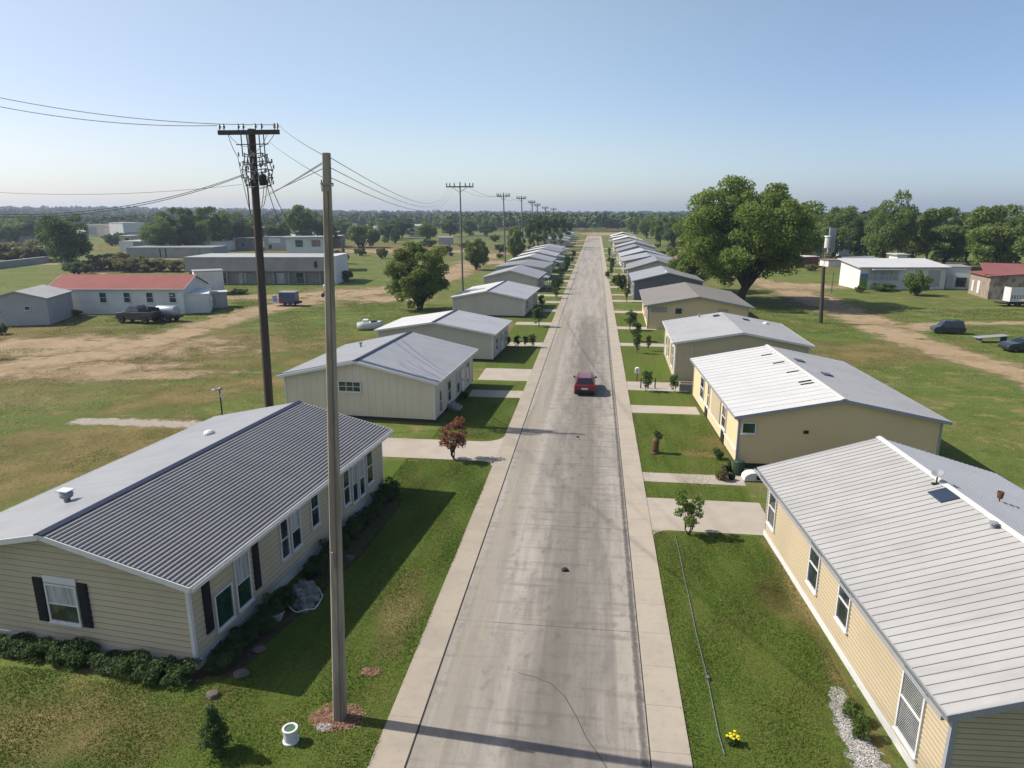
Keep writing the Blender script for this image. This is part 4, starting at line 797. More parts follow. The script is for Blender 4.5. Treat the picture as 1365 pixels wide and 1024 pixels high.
# spans to neighbouring poles
P1b = G(617, 388); P1t = AT(613, 246, P1b.y)
LFT = 'overhead line leaving the crossarm towards the left edge'
cable(A0+Vector((0, 0, .5)), AT(-160, 104, 44), .9, .022, LFT+' from its left end', 'upper lines running left from the wooden pole'); cable(A1+Vector((0, 0, .5)), AT(-160, 92, 46), 1.0, .022, LFT+' from its right end', 'upper lines running left from the wooden pole')
LFL = 'lower overhead line running left from below the insulator cage'
cable(AT(326, 232, yy), AT(-300, 238, 40), 2.6, .025, LFL+', upper of the pair', 'lower lines running left from the wooden pole'); cable(AT(326, 233.5, yy), AT(-300, 240, 40.5), 2.7, .025, LFL, 'lower lines running left from the wooden pole')
cable(AT(322, 246, yy+6), AT(-300, 214, 60), 1.8, .016, 'faint higher thin line running to the left edge behind the lower pair')
cable(A1+Vector((0, 0, .5)), CP+Vector((0, 0, -.1)), .12, .012, 'upper thin line from the crossarm to the concrete pole top'); cable(AT(360, 190, yy), CP+Vector((0, 0, -.7)), .08, .011, 'lower thin line from the upper rack to the concrete pole top')
def xarm_pole(label, px, pyb, ptx, pty, aw, grp, arms=1):
    bs = G(px, pyb); tp = AT(ptx, pty, bs.y); T = empty('utility_pole', bs, 0, label, 'utility pole', grp); tv = tp-bs
    k = (bs.y/167)**.5*.8
    b = MB(); b.tube((0, 0, -.3), tv, .28*k, .17*k, 10); b.build('shaft', M['pole_grey'], T)
    for a in range(arms):
        z = tv.z-.9-a*1.6; x_ = tv.x; b = MB(); b.box(x_-aw/2, x_+aw/2, -.32, -.12, z-.12, z+.12); arm = b.build('crossarm', M['pole_wood'], T)
        for f in (-.48, -.36, -.2, .2, .36, .48):
            b = MB(); b.lathe([(.05, .1), (.16, .35), (.1, .55), (.14, .62), (.05, .8)], (x_+f*aw, -.22, z), 7); b.build('insulator', M['ceramic'], arm)
        b = MB(); b.tube((x_-aw*.3, -.2, z), (x_, -.1, z-1.1), .05, .05, 5); b.tube((x_+aw*.3, -.2, z), (x_, -.1, z-1.1), .05, .05, 5); b.build('brace', M['pole_grey'], T)
    return tp
g_ = 'utility poles receding along the left of the road'
tops = [xarm_pole('nearest of the grey crossarm poles receding behind the left homes', 617, 388, 613, 243, 5.6, g_),
        xarm_pole('second grey crossarm pole, rising above the pale roofs on the left', 674, 362, 671, 257, 3.6, g_),
        xarm_pole('third grey crossarm pole with a lamp arm, left of the far poles', 698, 347, 695, 261, 3.2, g_),
        xarm_pole('fourth crossarm pole beside the columnar trees', 712, 338, 709, 267, 2.6, g_),
        xarm_pole('fifth crossarm pole among the columnar trees', 718, 331, 716, 271, 3.0, g_),
        xarm_pole('sixth crossarm pole, above the dark far trees', 728, 326, 727, 275, 3.2, g_),
        xarm_pole('seventh crossarm pole, nearly at the skyline', 739, 321, 738, 277, 3.4, g_)]
for i in range(3): # concrete pole -> first grey pole
    cable(CP+Vector((.1, 0, -.12-.26*i)), tops[0]+Vector((-2.2+.5*i, 0, -.6)), 2.2+.15*i, .010, '%s of the overhead lines from the concrete pole to the first grey crossarm pole' % ('topmost', 'middle', 'lowest')[i], 'lines from the concrete pole to the crossarm poles')
for k, (a, c) in enumerate(zip(tops[:-1], tops[1:])):
    for dx in (-1.2, 1.2): cable(a+Vector((dx, 0, -.6)), c+Vector((dx, 0, -.6)), 1.2, .025, '%s line of the %s span between the receding crossarm poles' % ('left' if dx < 0 else 'right', ('first', 'second', 'third', 'fourth', 'fifth', 'sixth')[k]), 'lines strung between the receding crossarm poles')
# dark pole and water tower on the right
bs = G(1094, 431); tp = AT(1098, 356, bs.y); T = empty('dark_pole', bs, 0, 'dark wooden pole standing at the edge of the right dirt road', 'pole')
b = MB(); b.tube((0, 0, -.3), tp-bs, .29, .22, 12); b.build('shaft', M['pole_wood'], T)
b = MB(); b.tube((tp-bs), (tp-bs)+Vector((0, 0, 2.0)), .04); b.build('cap', M['vent_grey'], T)
bs = G(1100, 352); T = empty('water_tank_tower', bs, 0, 'pale cylindrical water tank on thin legs beyond the dark pole', 'water tank')
zt_ = AT(1100, 310, bs.y).z; zb_ = AT(1100, 331, bs.y).z
b = MB(); b.lathe([(.8, zb_), (.88, zb_+.2), (.88, zt_-1.6), (1.15, zt_-1.3), (1.0, zt_-1.0)], (0, 0, 0), 16); b.build('tank', M['white_paint'], T)
b = MB(); b.box(.9, 2.9, 1.6, 2.6, zb_-1.5, zt_+1.4); b.build('panel_box', M['tank'], T)
for dx in (-.8, .8):
    for dy in (-.8, .8): b = MB(); b.tube((dx, dy, 0), (dx, dy, zb_+.1), .12, .12, 6); b.build('leg', M['pole_grey'], T)
b = MB(); b.tube((2.6, 2.5, 0), (2.6, 2.5, zb_), .25, .2, 8); b.build('post', M['pole_wood'], T)
bs = G(1108, 391); b = MB(); b.tube((0, 0, 0), (0, 0, 3.8), .11, .09, 8); b.box(-.14, .14, -.14, .14, 3.8, 3.95); o = tag(b.build('post', M['pole_grey']), 'thin grey post in the grass behind the dark pole', 'post'); o.location = bs
# yard lamp left
bs = G(297, 560); T = empty('yard_lamp', bs, 0, 'small dark lamp post by the gravel path behind the near left home', 'lamp post')
b = MB(); b.tube((0, 0, 0), (0, 0, 2.5), .06, .05, 8); b.build('post', M['black'], T)
b = MB(); b.box(-.45, .05, -.08, .08, 2.45, 2.55); b.lathe([(.14, 0), (.16, .12), (.05, .2)], (0.05, 0, 2.5), 10); b.build('lamp_head', M['vent_grey'], T)
b = MB(); b.box(-.62, -.3, -.14, .14, 2.4, 2.5); b.box(.02, .2, -.1, .1, 1.9, 2.15); b.build('lamp_shade', M['vent_white'], T)
# far fence in the middle distance
a_, b_ = G(610, 322), G(720, 319); T = empty('wire_fence', a_, math.atan2((b_-a_).y, (b_-a_).x), 'long pale wire fence in front of the central wood', 'fence'); Lf = (b_-a_).length
b = MB()
for i in range(24): b.box(i*Lf/23-.12, i*Lf/23+.12, -.12, .12, 0, 3.0)
b.build('posts_row', M['concrete_wall'], T)
b = MB()
for z in (.8, 1.6, 2.4, 2.9): b.box(0, Lf, -.03, .03, z, z+.12)
b.build('rail', M['pole_grey'], T)
# ============================================================ VEHICLES
def wheels(T, L, Wd, r, xs, w_=.24):
    for x in xs:
        for sy in (-1, 1):
            wl = empty('wheel', (x, sy*(Wd/2-w_/2+.02), r)); wl.parent = T
            b = MB(); b.lathe([(r*.55, -w_/2), (r*.92, -w_/2), (r, -w_/4), (r, w_/4), (r*.92, w_/2), (r*.55, w_/2)], (0, 0, 0), 20); o = b.build('tyre', M['tyre'], wl); o.rotation_euler = (math.pi/2, 0, 0)
            b = MB(); b.lathe([(.05, -.02), (r*.55, -.03), (r*.6, w_/2-.02), (r*.5, w_/2+.004), (.06, w_/2-.03)], (0, 0, 0), 14); o = b.build('rim', M['chrome'], wl); o.rotation_euler = (math.pi/2 if sy < 0 else -math.pi/2, 0, 0)
def frustum(b, x0, x1, w0, z0, X0, X1, w1, z1):
    b.add([(x0,-w0,z0),(x1,-w0,z0),(x1,w0,z0),(x0,w0,z0),(X0,-w1,z1),(X1,-w1,z1),(X1,w1,z1),(X0,w1,z1)], [(0,3,2,1),(4,5,6,7),(0,1,5,4),(1,2,6,5),(2,3,7,6),(3,0,4,7)])
def suv(label, loc, rz, paint, L=4.9, Wd=2.0, H=1.8, name='parked_car', cat='car', van=False):
    T = empty(name, loc, rz, label, cat); h = L/2; w_ = Wd/2; r = .37
    prof = [(-h, .42), (-h+.05, .95), (-h+.12, 1.08), (h-1.35 if not van else h-.75, 1.10), (h-.25, .98), (h-.02, .78), (h, .42), (h-.15, .28), (-h+.15, .28)]
    b = MB(); b.prism(prof, -w_, w_); b.build('body', M[paint], T, bevel=.07)
    zt0, zt1 = 1.07, H; x0, x1 = -h+.12, (h-1.4 if not van else h-.8); X0, X1 = -h+.42, (h-2.15 if not van else h-1.5)
    b = MB(); frustum(b, x0, x1, w_-.06, zt0, X0, X1, w_-.24, zt1); b.build('cabin', M[paint], T, bevel=.06)
    def lerp(a, c, t): return a+(c-a)*t
    for sy in (-1, 1):   # side, rear and front glass, a hair proud of the cabin
        for fa, fb in ((.06, .34), (.37, .64), (.67, .93)):
            q = []
            for t, f in ((.2, fa), (.2, fb), (.85, fb), (.85, fa)):
                xa = lerp(lerp(x0, X0, t), lerp(x1, X1, t), f); ya = lerp(w_-.06, w_-.24, t)+.012; q.append((xa, sy*ya, lerp(zt0, zt1, t)))
            b = MB(); b.add(q, [(0, 1, 2, 3)]); b.build('side_window', M['car_glass'], T, fix=False)
    for nm, xa, xb, sg in (('rear_window', x0, X0, -1), ('windscreen', x1, X1, 1)):
        b = MB(); q = [(lerp(xa, xb, t)+sg*.012, s_*lerp(w_-.06, w_-.24, t)*.86, lerp(zt0, zt1, t)) for t, s_ in ((.14, -1), (.14, 1), (.88, 1), (.88, -1))]; b.add(q, [(0, 1, 2, 3)]); b.build(nm, M['car_glass'], T, fix=False)
    for sy in (-1, 1):
        b = MB(); y0, y1 = sorted((sy*(w_-.28), sy*(w_-.04))); b.box(-h-.02, -h+.08, y0, y1, .72, 1.0); b.build('tail_light', M['red_light'], T)
        b = MB(); b.box(h-.12, h+.015, y0, y1, .66, .82); b.build('headlight', M['chrome'], T)
        b = MB(); y0, y1 = sorted((sy*(w_-.02), sy*(w_+.16))); b.box(x1-.45, x1-.3, y0, y1, 1.08, 1.24); b.build('wing_mirror', M[paint], T)
        b = MB(); b.box(X0+.1, X1-.1, sy*(w_-.34)-.02, sy*(w_-.34)+.02, H+.03, H+.07)
        for xx in (X0+.15, X1-.15): b.box(xx-.04, xx+.04, sy*(w_-.34)-.015, sy*(w_-.34)+.015, H-.03, H+.03)
        b.build('roof_rail', M['black'], T)
    b = MB(); b.box(-h-.05, -h+.1, -w_+.08, w_-.08, .36, .56); b.build('bumper', M['black'], T)
    b = MB(); b.box(-h-.012, -h+.02, -.28, .28, .62, .76); b.build('number_plate', M['white_paint'], T)
    wheels(T, L, Wd, r, (-h+.95, h-.95))
    return T
p = G(779, 529); suv('red suv driving away on the concrete road', (p.x, p.y+2.3, .012), math.pi/2, 'red_paint', 4.5, 1.86, 1.62, name='red_suv')
p = G(1267, 446); suv('dark minivan parked on the right dirt road junction', (p.x, p.y+.9, 0.02), math.radians(172), 'navy_paint', 4.6, 1.95, 1.95, name='parked_van', cat='van', van=True).scale = (.84, .9, .9)
p = G(1362, 470); suv('dark car cut off by the right edge beside the pale tailgate', (p.x+.4, p.y+.9, 0.02), math.radians(188), 'navy_paint', 4.5, 1.9, 1.5)
# off-road pickup and its silver tank
p = G(190, 432); T = empty('pickup_truck', (p.x-1.2, p.y+1.0, 0), math.radians(176), 'dark navy off-road pickup in front of the red roofed house', 'pickup truck'); T.scale = (1, 1, 1.18)
b = MB(); b.prism([(-3.0, .7), (-3.0, 1.5), (-.7, 1.5), (-.6, 1.45), (1.4, 1.5), (2.8, 1.35), (3.0, 1.1), (3.0, .6), (2.6, .5), (-2.7, .5)], -1.1, 1.1); b.build('body', M['navy_paint'], T, bevel=.1)
b = MB(); frustum(b, -.9, 1.5, 1.0, 1.47, -.7, .8, .82, 2.25); b.build('cabin', M['navy_paint'], T, bevel=.08)
for sy in (-1, 1):
    b = MB(); b.add([(-.7, sy*.975, 1.62), (.2, sy*.975, 1.62), (.2, sy*.87, 2.12), (-.58, sy*.87, 2.12)], [(0, 1, 2, 3)]); b.add([(.3, sy*.975, 1.62), (1.3, sy*.975, 1.62), (.78, sy*.87, 2.12), (.3, sy*.87, 2.12)], [(0, 1, 2, 3)]); b.build('side_window', M['car_glass'], T, fix=False)
b = MB(); b.add([(1.44, -.85, 1.6), (1.44, .85, 1.6), (.93, .75, 2.15), (.93, -.75, 2.15)], [(0, 1, 2, 3)]); b.build('windscreen', M['tank'], T, fix=False)
b = MB(); b.box(-2.9, -1.0, -1.0, -.9, 1.5, 1.95); b.box(-2.9, -1.0, .9, 1.0, 1.5, 1.95); b.tube((-1.0, -.95, 1.95), (-1.0, .95, 1.95), .05); b.build('bed_rail', M['black'], T)
b = MB(); b.box(2.9, 3.15, -1.1, 1.1, .55, .85); b.build('bumper', M['chrome'], T)
for sy in (-1, 1): b = MB(); b.lathe([(.02, 0), (.15, .01), (.16, .06)], (0, 0, 0), 10); o = b.build('headlight', M['chrome'], T); o.location = (3.0, sy*.75, 1.1); o.rotation_euler = (0, math.pi/2, 0)
wheels(T, 6, 2.4, .55, (-1.9, 2.0), .35)
q = G(218, 430); T = empty('tank_trailer', (q.x, q.y+1.2, 0), math.radians(178), 'silver water tank on a dark trailer behind the navy pickup', 'trailer')
b = MB(); b.lathe([(.25, -1.8), (.68, -1.7), (.8, -1.4), (.8, 1.4), (.68, 1.7), (.25, 1.8)], (0, 0, 0), 18); o = b.build('tank', M['tank'], T, smooth=True); o.rotation_euler = (0, math.pi/2, 0); o.location = (0, 0, 1.6)
b = MB(); b.box(-2.0, 2.2, -.9, .9, .62, .85); b.box(2.2, 3.0, -.08, .08, .6, .75); b.build('chassis', M['black'], T); wheels(T, 4, 2.2, .5, (-.7, .5), .3)
# blue box trailer
q = G(378, 409); T = empty('box_trailer', (q.x, q.y+1.3, 0.02), math.radians(3), 'small blue box trailer with pale roof on the left dirt road', 'trailer')
b = MB(); b.box(-.9, 1.9, -1.15, 1.15, .5, 2.35); b.build('box_body', M['blue_paint'], T, bevel=.08)
b = MB(); b.box(-1.0, 1.95, -1.2, 1.2, 2.35, 2.5); b.build('roof', M['roof_light'], T)
b = MB(); b.box(-2.1, -.9, -1.0, 1.0, .5, .8); b.box(-2.1, -2.0, -1.0, 1.0, .8, 1.9); b.tube((-4.2, 0, .6), (-2.1, 0, .6), .06); b.tube((-2.0, -1, 1.9), (-.9, -1, 1.9), .05); b.build('drawbar', M['white_paint'], T)
b = MB(); b.box(-.85, -.2, -1.19, -1.14, .9, 1.4); b.build('side_panel', M['red_light'], T)
b = MB(); b.box(1.95, 2.5, -.9, .9, .45, .8); b.build('rear_rack', M['black'], T); wheels(T, 4, 2.5, .36, (.2, 1.1), .25)
# white skip-like boat on the grass
q = G(490, 441); T = empty('small_boat', (q.x, q.y+1.0, 0), math.radians(15), 'small white boat lying on the grass behind the second left home', 'boat')
b = MB(); S_ = [(-1.7, .75, .0, 1.0), (-.8, .9, -.02, 1.05), (.4, .85, 0, 1.05), (1.3, .5, .1, 1.15), (1.8, .08, .35, 1.2)]; V = []; F = []
for x, w_, z0, z1 in S_: V += [(x, -w_, z1), (x, -w_*.8, z0+.15), (x, 0, z0), (x, w_*.8, z0+.15), (x, w_, z1)]
for i in range(4):
    for j in range(4): a = i*5+j; F.append((a, a+1, a+6, a+5))
F.append((0, 1, 2, 3, 4)); b.add(V, F); o = b.build('hull', M['white_paint'], T, smooth=True); so_ = o.modifiers.new('t', 'SOLIDIFY'); so_.thickness = .06
b = MB(); b.box(-.9, -.1, -.6, .6, .7, 1.45); b.build('console', M['white_paint'], T, bevel=.1)
b = MB(); b.box(.2, 1.1, -.45, .45, .95, 1.25); b.tube((1.0, 0, 1), (2.3, .1, .2), .06); b.build('cover', M['black'], T, bevel=.1)
# mower-like machine by the dirt road
q = G(433, 396); T = empty('garden_machine', q, .3, 'small dark machine with a white head standing beside the left dirt road', 'machine')
b = MB(); b.box(-.6, .6, -.4, .4, .2, .7); b.box(-.2, .5, -.3, .3, .7, 1.1); b.build('body', M['black'], T, bevel=.08)
b = MB(); b.lathe([(.1, 1.9), (.3, 2.0), (.33, 2.2), (.2, 2.4), (.05, 2.45)], (.1, 0, 0), 10); b.build('white_head', M['white_paint'], T); b = MB(); b.tube((.1, 0, 1.0), (.1, 0, 2.0), .05); b.build('stem', M['pole_grey'], T); wheels(T, 1.4, 1.0, .25, (-.4, .4), .12)
# white cage trailer at right edge
q = G(1356, 408); T = empty('cage_trailer', (q.x, q.y, 0), .05, 'white slatted cage trailer at the right edge by the porch house', 'trailer')
b = MB()
for i in range(10): b.box(-2+i*.45, -1.85+i*.45, -1, -.93, 1.0, 3.2)
b.box(-2.05, 2.3, -1, -.93, 3.2, 3.35); b.box(-2.05, 2.3, -1.02, -.9, 2.0, 3.2); b.box(-2.05, 2.3, -1, 1, .85, 1.0); b.box(-2.05, -1.95, -1, 1, 1.0, 3.3); b.build('cage', M['white_paint'], T)
b = MB(); b.box(-3.4, 3.0, -1.1, 1.1, .45, .62); b.build('chassis', M['black'], T); wheels(T, 4, 2.2, .4, (-.8, .9), .25)
q = G(1338, 462); T = empty('tailgate_ramp', (q.x, q.y+3, 0), .1, 'pale flat ramp board propped beside the dark car at the right edge', 'ramp')
b = MB(); b.prism([(-1.9, .55), (1.9, .85), (1.9, .92), (-1.9, .62)], -.7, .7); b.build('board', M['roof_light'], T)
for x in (-1.5, 1.6): b = MB(); b.box(x-.04, x+.04, -.6, .6, 0, .69+.079*x); b.build('trestle', M['pole_grey'], T)
# ============================================================ TREES AND PLANTS
def leaf_quads(rng, C, Rr, n, size, flat=0.0):
    """n leaf faces scattered over clumps (centres C, radii Rr)"""
    w_ = Rr**2; idx = rng.choice(len(C), n, p=w_/w_.sum()); d = rng.normal(size=(n, 3)); d /= np.linalg.norm(d, axis=1)[:, None]
    d[:, 2] = np.where(rng.random(n) < .35, np.abs(d[:, 2]), d[:, 2])
    rad = Rr[idx]*(0.55+0.5*rng.random(n)); p = C[idx]+d*rad[:, None]*np.array([1, 1, .85])
    nn = d*0.8+rng.normal(size=(n, 3))*.65; nn /= np.linalg.norm(nn, axis=1)[:, None]
    a = np.cross(nn, rng.normal(size=(n, 3))); a /= np.linalg.norm(a, axis=1)[:, None]; c = np.cross(nn, a)
    s = size*(0.6+0.8*rng.random(n))[:, None]
    return np.stack([p-a*s*.5, p-c*s*.34, p+a*s*.55, p+c*s*.34], axis=1)
def crown_clumps(rng, n, W, z0, z1, rmin, rmax, shape='round', lobes=1.0):
    C = []; ph = rng.random(6)*6.28; zc = (z0+z1)/2; hz = (z1-z0)/2
    while len(C) < n:
        d = rng.normal(size=3); d /= np.linalg.norm(d); r = rng.random()**(1/2.6)
        az = math.atan2(d[1], d[0]); env = 1+lobes*(.16*math.sin(2*az+ph[0]+2*d[2])+.12*math.sin(3*az+ph[1])+.10*math.sin(5*d[2]*2+ph[2]+az))
        if shape == 'cone': t = (d[2]*r+1)/2; k = 1.15*(1-t)+.06; p = np.array([d[0]*r*W/2*k*1.2, d[1]*r*W/2*k*1.2, zc+d[2]*r*hz])
        elif shape == 'col': p = np.array([d[0]*r*W/2*env, d[1]*r*W/2*env, zc+np.sign(d[2])*abs(d[2]*r)**.8*hz])
        else:
            p = np.array([d[0]*r*W/2*env, d[1]*r*W/2*env, zc+d[2]*r*hz*env])
            if p[2] < zc: p[2] = zc+(p[2]-zc)*(.75+.25*rng.random())
        C.append(p)
    Rr = rng.uniform(rmin, rmax, n); C = np.array(C)
    rr = np.hypot(C[:, 0], C[:, 1]); k = np.minimum(1, (W/2-Rr*.8)/np.maximum(rr, .01)); C[:, 0] *= k; C[:, 1] *= k
    return C, Rr
def proto(seed, H, W, nclump, rmin, rmax, nleaf, size, z0=.28, shape='round', trunk=.3, limbs=8, multi=1, lobes=1.0):
    rng = np.random.default_rng(seed); C, Rr = crown_clumps(rng, nclump, W, H*z0+rmin*.5, H-rmin, rmin, rmax, shape, lobes)
    crown = np_mesh('crown', leaf_quads(rng, C, Rr, nleaf, size)); b = MB(); zf = H*z0
    for m_ in range(multi):
        off = Vector((rng.normal()*.15*(multi > 1)*W*.3, rng.normal()*.15*(multi > 1)*W*.3, 0)); j = Vector((rng.normal()*.05*W, rng.normal()*.05*W, zf))
        b.tube(off*.3+Vector((0, 0, -.15)), off*.4+Vector((0, 0, trunk*.8)), trunk*1.5, trunk, 9); b.tube(off*.4+Vector((0, 0, trunk*.8)), off+j, trunk, trunk*.7, 9); b.tube(off+j, off+j+Vector((0, 0, H*.3)), trunk*.7, trunk*.3, 8)
        for i in rng.choice(len(C), min(limbs, len(C)), replace=False):
            s_ = off+j+Vector((0, 0, rng.uniform(-.1, .25)*H*.5)); e = Vector(C[i]); mid = s_.lerp(e, .5)+Vector((0, 0, .06*H)); b.tube(s_, mid, trunk*.42, trunk*.25, 6); b.tube(mid, e, trunk*.25, trunk*.07, 5)
    me = bpy.data.meshes.new('trunk'); me.from_pydata(b.v, [], b.f); me.update(); me.materials.append(M['bark'])
    return crown, me, H, W
PR = {'oak': proto(11, 20, 22, 190, 1.0, 2.4, 90000, .36, .13, trunk=.75, limbs=30, lobes=.7),
      'big': proto(12, 14, 12, 80, .9, 1.9, 20000, .42, .06, trunk=.35, limbs=12, lobes=.5), 'big2': proto(13, 14, 11, 70, .9, 2.0, 18000, .42, .03, trunk=.35, limbs=10, lobes=.5),
      'big3': proto(14, 14, 12, 66, 1.0, 2.2, 18000, .42, .04, trunk=.35, limbs=10, lobes=.5),
      'col': proto(15, 14, 7, 46, .7, 1.3, 9000, .40, .10, 'col', trunk=.25, limbs=8), 'bush': proto(16, 5, 7, 34, .6, 1.2, 7000, .34, .02, trunk=.15, limbs=8, multi=3),
      'near': proto(17, 10, 9, 120, .5, 1.15, 34000, .26, .03, trunk=.2, limbs=16, multi=2, lobes=.35),
      'sapling': proto(18, 2.4, 1.4, 22, .16, .34, 1500, .13, .10, trunk=.03, limbs=8, multi=2), 'sapling2': proto(19, 2.6, 1.5, 26, .15, .32, 1700, .12, .16, trunk=.035, limbs=10, multi=3, lobes=1.4),
      'conifer': proto(20, 1.6, 1.1, 60, .12, .22, 4200, .07, .01, 'cone', trunk=.04, limbs=10), 'shrub': proto(21, .8, 1.2, 22, .14, .28, 2600, .085, .02, trunk=.04, limbs=6, multi=2), 'shrub2': proto(22, .8, 1.3, 20, .14, .30, 2400, .085, .02, trunk=.04, limbs=6, multi=2, lobes=1.8),
      'pine': proto(23, 12, 5, 40, .5, 1.0, 7000, .38, .12, 'cone', trunk=.2, limbs=8)}
_cr = {}
rt_ = random.Random(9)
def tree(kind, x, y, h, w_, leafm, label, cat='tree', group=None, name='tree', z=0.0, rz=None, depth=1.0):
    crown, trunk, H, W = PR[kind]; key = (kind, leafm)
    if key not in _cr: me = crown.copy() if any(k[0] == kind for k in _cr) else crown; me.materials.clear(); me.materials.append(M[leafm]); _cr[key] = me
    T = empty(name, (x, y, z), rt_.uniform(0, 6.28) if rz is None else rz, label, cat, group); T.scale = (w_/W, w_/W*depth, h/H)
    for nm, me in (('trunk' if cat == 'tree' else 'stems', trunk), ('crown' if cat == 'tree' else 'foliage', _cr[key])):
        o = bpy.data.objects.new(nm, me); col.objects.link(o); o.parent = T
    return T
def ptree(kind, px, pyb, pyt, pw, leafm, label, **k):
    bs = G(px, pyb); tp = AT(px, pyt, bs.y); dist = (bs-Vector((0, 0, CAM_H))).dot(_fw); return tree(kind, bs.x, bs.y, tp.z, pw/FPX*dist, leafm, label, **k)
ptree('oak', 986, 404, 236, 182, 'leaf_oak', 'huge spreading shade tree behind the right hand homes', name='shade_tree', rz=.6)
ptree('near', 924, 388, 296, 70, 'leaf_oak', 'smaller tree merging with the left side of the huge shade tree')
ptree('near', 557, 413, 316, 84, 'leaf_light', 'bright green leafy tree on the grass behind the left homes')
ptree('big2', 91, 360, 282, 62, 'leaf_dark', 'dark rounded tree standing over the boundary wall at the left')
ptree('near', 636, 360, 315, 33, 'leaf_green', 'compact tree beside the nearest grey crossarm pole')
ptree('near', 688, 350, 298, 26, 'leaf_green', 'compact tree beside the second grey crossarm pole')
ptree('bush', 484, 330, 294, 46, 'leaf_green', 'large rounded bush on bare ground beyond the shop block', cat='bush', name='bush')
NTH = ['leftmost', 'second', 'third', 'fourth', 'fifth', 'sixth', 'seventh', 'eighth', 'ninth', 'tenth', 'eleventh', 'twelfth', 'thirteenth', 'fourteenth', 'fifteenth', 'sixteenth', 'seventeenth', 'eighteenth', 'nineteenth', 'twentieth', 'twenty-first']
def nth(lst, v): k = sorted(lst).index(v); return NTH[k] if k < len(lst)-1 else 'rightmost'
SHADE = {'leaf_green': 'mid green', 'leaf_dark': 'dark green', 'leaf_light': 'pale green', 'leaf_olive': 'olive', 'leaf_oak': 'fresh green'}
MID = ((215, 340, 290, 46, 'big3', 'leaf_green'), (240, 338, 272, 50, 'big', 'leaf_dark'), (262, 338, 298, 38, 'big2', 'leaf_light'), (287, 334, 271, 48, 'big', 'leaf_green'), (312, 332, 284, 40, 'big3', 'leaf_dark'), (335, 330, 288, 36, 'big2', 'leaf_green'),
        (406, 330, 269, 46, 'big', 'leaf_green'), (372, 328, 292, 36, 'big2', 'leaf_dark'), (436, 330, 288, 30, 'big3', 'leaf_dark'), (25, 326, 288, 56, 'big3', 'leaf_green'), (-10, 330, 292, 50, 'big', 'leaf_green'), (55, 322, 292, 44, 'big2', 'leaf_dark'), (150, 328, 310, 18, 'bush', 'leaf_dark'),
        (536, 318, 288, 34, 'big', 'leaf_dark'), (518, 320, 292, 30, 'big2', 'leaf_dark'), (568, 322, 296, 30, 'big3', 'leaf_green'), (527, 325, 303, 14, 'near', 'leaf_dark'), (600, 316, 292, 26, 'big', 'leaf_dark'), (625, 314, 290, 26, 'big2', 'leaf_green'), (650, 316, 292, 26, 'big3', 'leaf_dark'), (455, 318, 290, 30, 'big2', 'leaf_green'))
for i, (px, pb, pt, pw, kd, lm) in enumerate(MID):
    ptree(kd, px, pb, pt, pw, lm, '%s middle distance tree, %s from the left edge' % (SHADE[lm], nth([q[0] for q in MID], px)), group='middle distance trees on the left')
COLS = ((706, 338, 290), (716, 336, 284), (727, 334, 286), (738, 332, 283), (748, 330, 284), (757, 322, 290))
for i, (px, pb, pt) in enumerate(COLS):
    ptree('col', px, pb, pt, 15, 'leaf_dark', '%s slim columnar tree in the row beside the far poles' % nth([q[0] for q in COLS], px), group='columnar trees beside the far poles')
BELT = ((1068, 345, 284, 60, 'big3', 'leaf_green'), (1112, 348, 270, 72, 'big', 'leaf_green'), (1090, 342, 278, 50, 'big2', 'leaf_green'), (1140, 350, 276, 48, 'big2', 'leaf_dark'), (1180, 358, 258, 64, 'big3', 'leaf_green'), (1212, 352, 278, 56, 'big2', 'leaf_green'), (1258, 358, 270, 84, 'big', 'leaf_green'),
        (1290, 352, 280, 50, 'big3', 'leaf_dark'), (1330, 368, 266, 96, 'big', 'leaf_light'), (1385, 372, 268, 80, 'big', 'leaf_green'), (1235, 348, 284, 50, 'big', 'leaf_green'), (1040, 345, 292, 46, 'big', 'leaf_dark'), (880, 328, 286, 30, 'big', 'leaf_green'), (900, 332, 288, 36, 'big2', 'leaf_dark'), (862, 318, 287, 26, 'big3', 'leaf_green'), (845, 312, 288, 22, 'big2', 'leaf_green'), (1160, 350, 284, 40, 'big', 'leaf_green'), (1310, 352, 274, 50, 'big2', 'leaf_green'), (1420, 365, 272, 60, 'big2', 'leaf_dark'), (895, 310, 286, 22, 'big', 'leaf_green'), (1020, 338, 294, 40, 'big2', 'leaf_green'))
for i, (px, pb, pt, pw, kd, lm) in enumerate(BELT):
    ptree(kd, px, pb, pt, pw, lm, '%s tree, %s from the left in the belt behind the right hand houses' % (SHADE[lm], nth([q[0] for q in BELT], px)), group='belt of trees behind the right hand houses')
OLV = ((20, 350, 318, 90, 'leaf_olive'), (60, 346, 328, 50, 'leaf_olive'), (-20, 352, 322, 50, 'leaf_dark'), (150, 360, 334, 60, 'leaf_olive'), (180, 362, 340, 50, 'leaf_olive'), (208, 362, 342, 46, 'leaf_olive'), (238, 362, 344, 44, 'leaf_olive'), (128, 358, 345, 40, 'leaf_green'), (105, 366, 346, 36, 'leaf_dark'), (262, 330, 318, 30, 'leaf_green'))
for i, (px, pb, pt, pw, lm) in enumerate(OLV):
    ptree('bush', px, pb, pt, pw, lm, '%s bush, %s from the left in the rough ground behind the red roofed house' % (SHADE[lm], nth([q[0] for q in OLV], px)), cat='bush', name='bush', group='olive bushes in the rough ground')
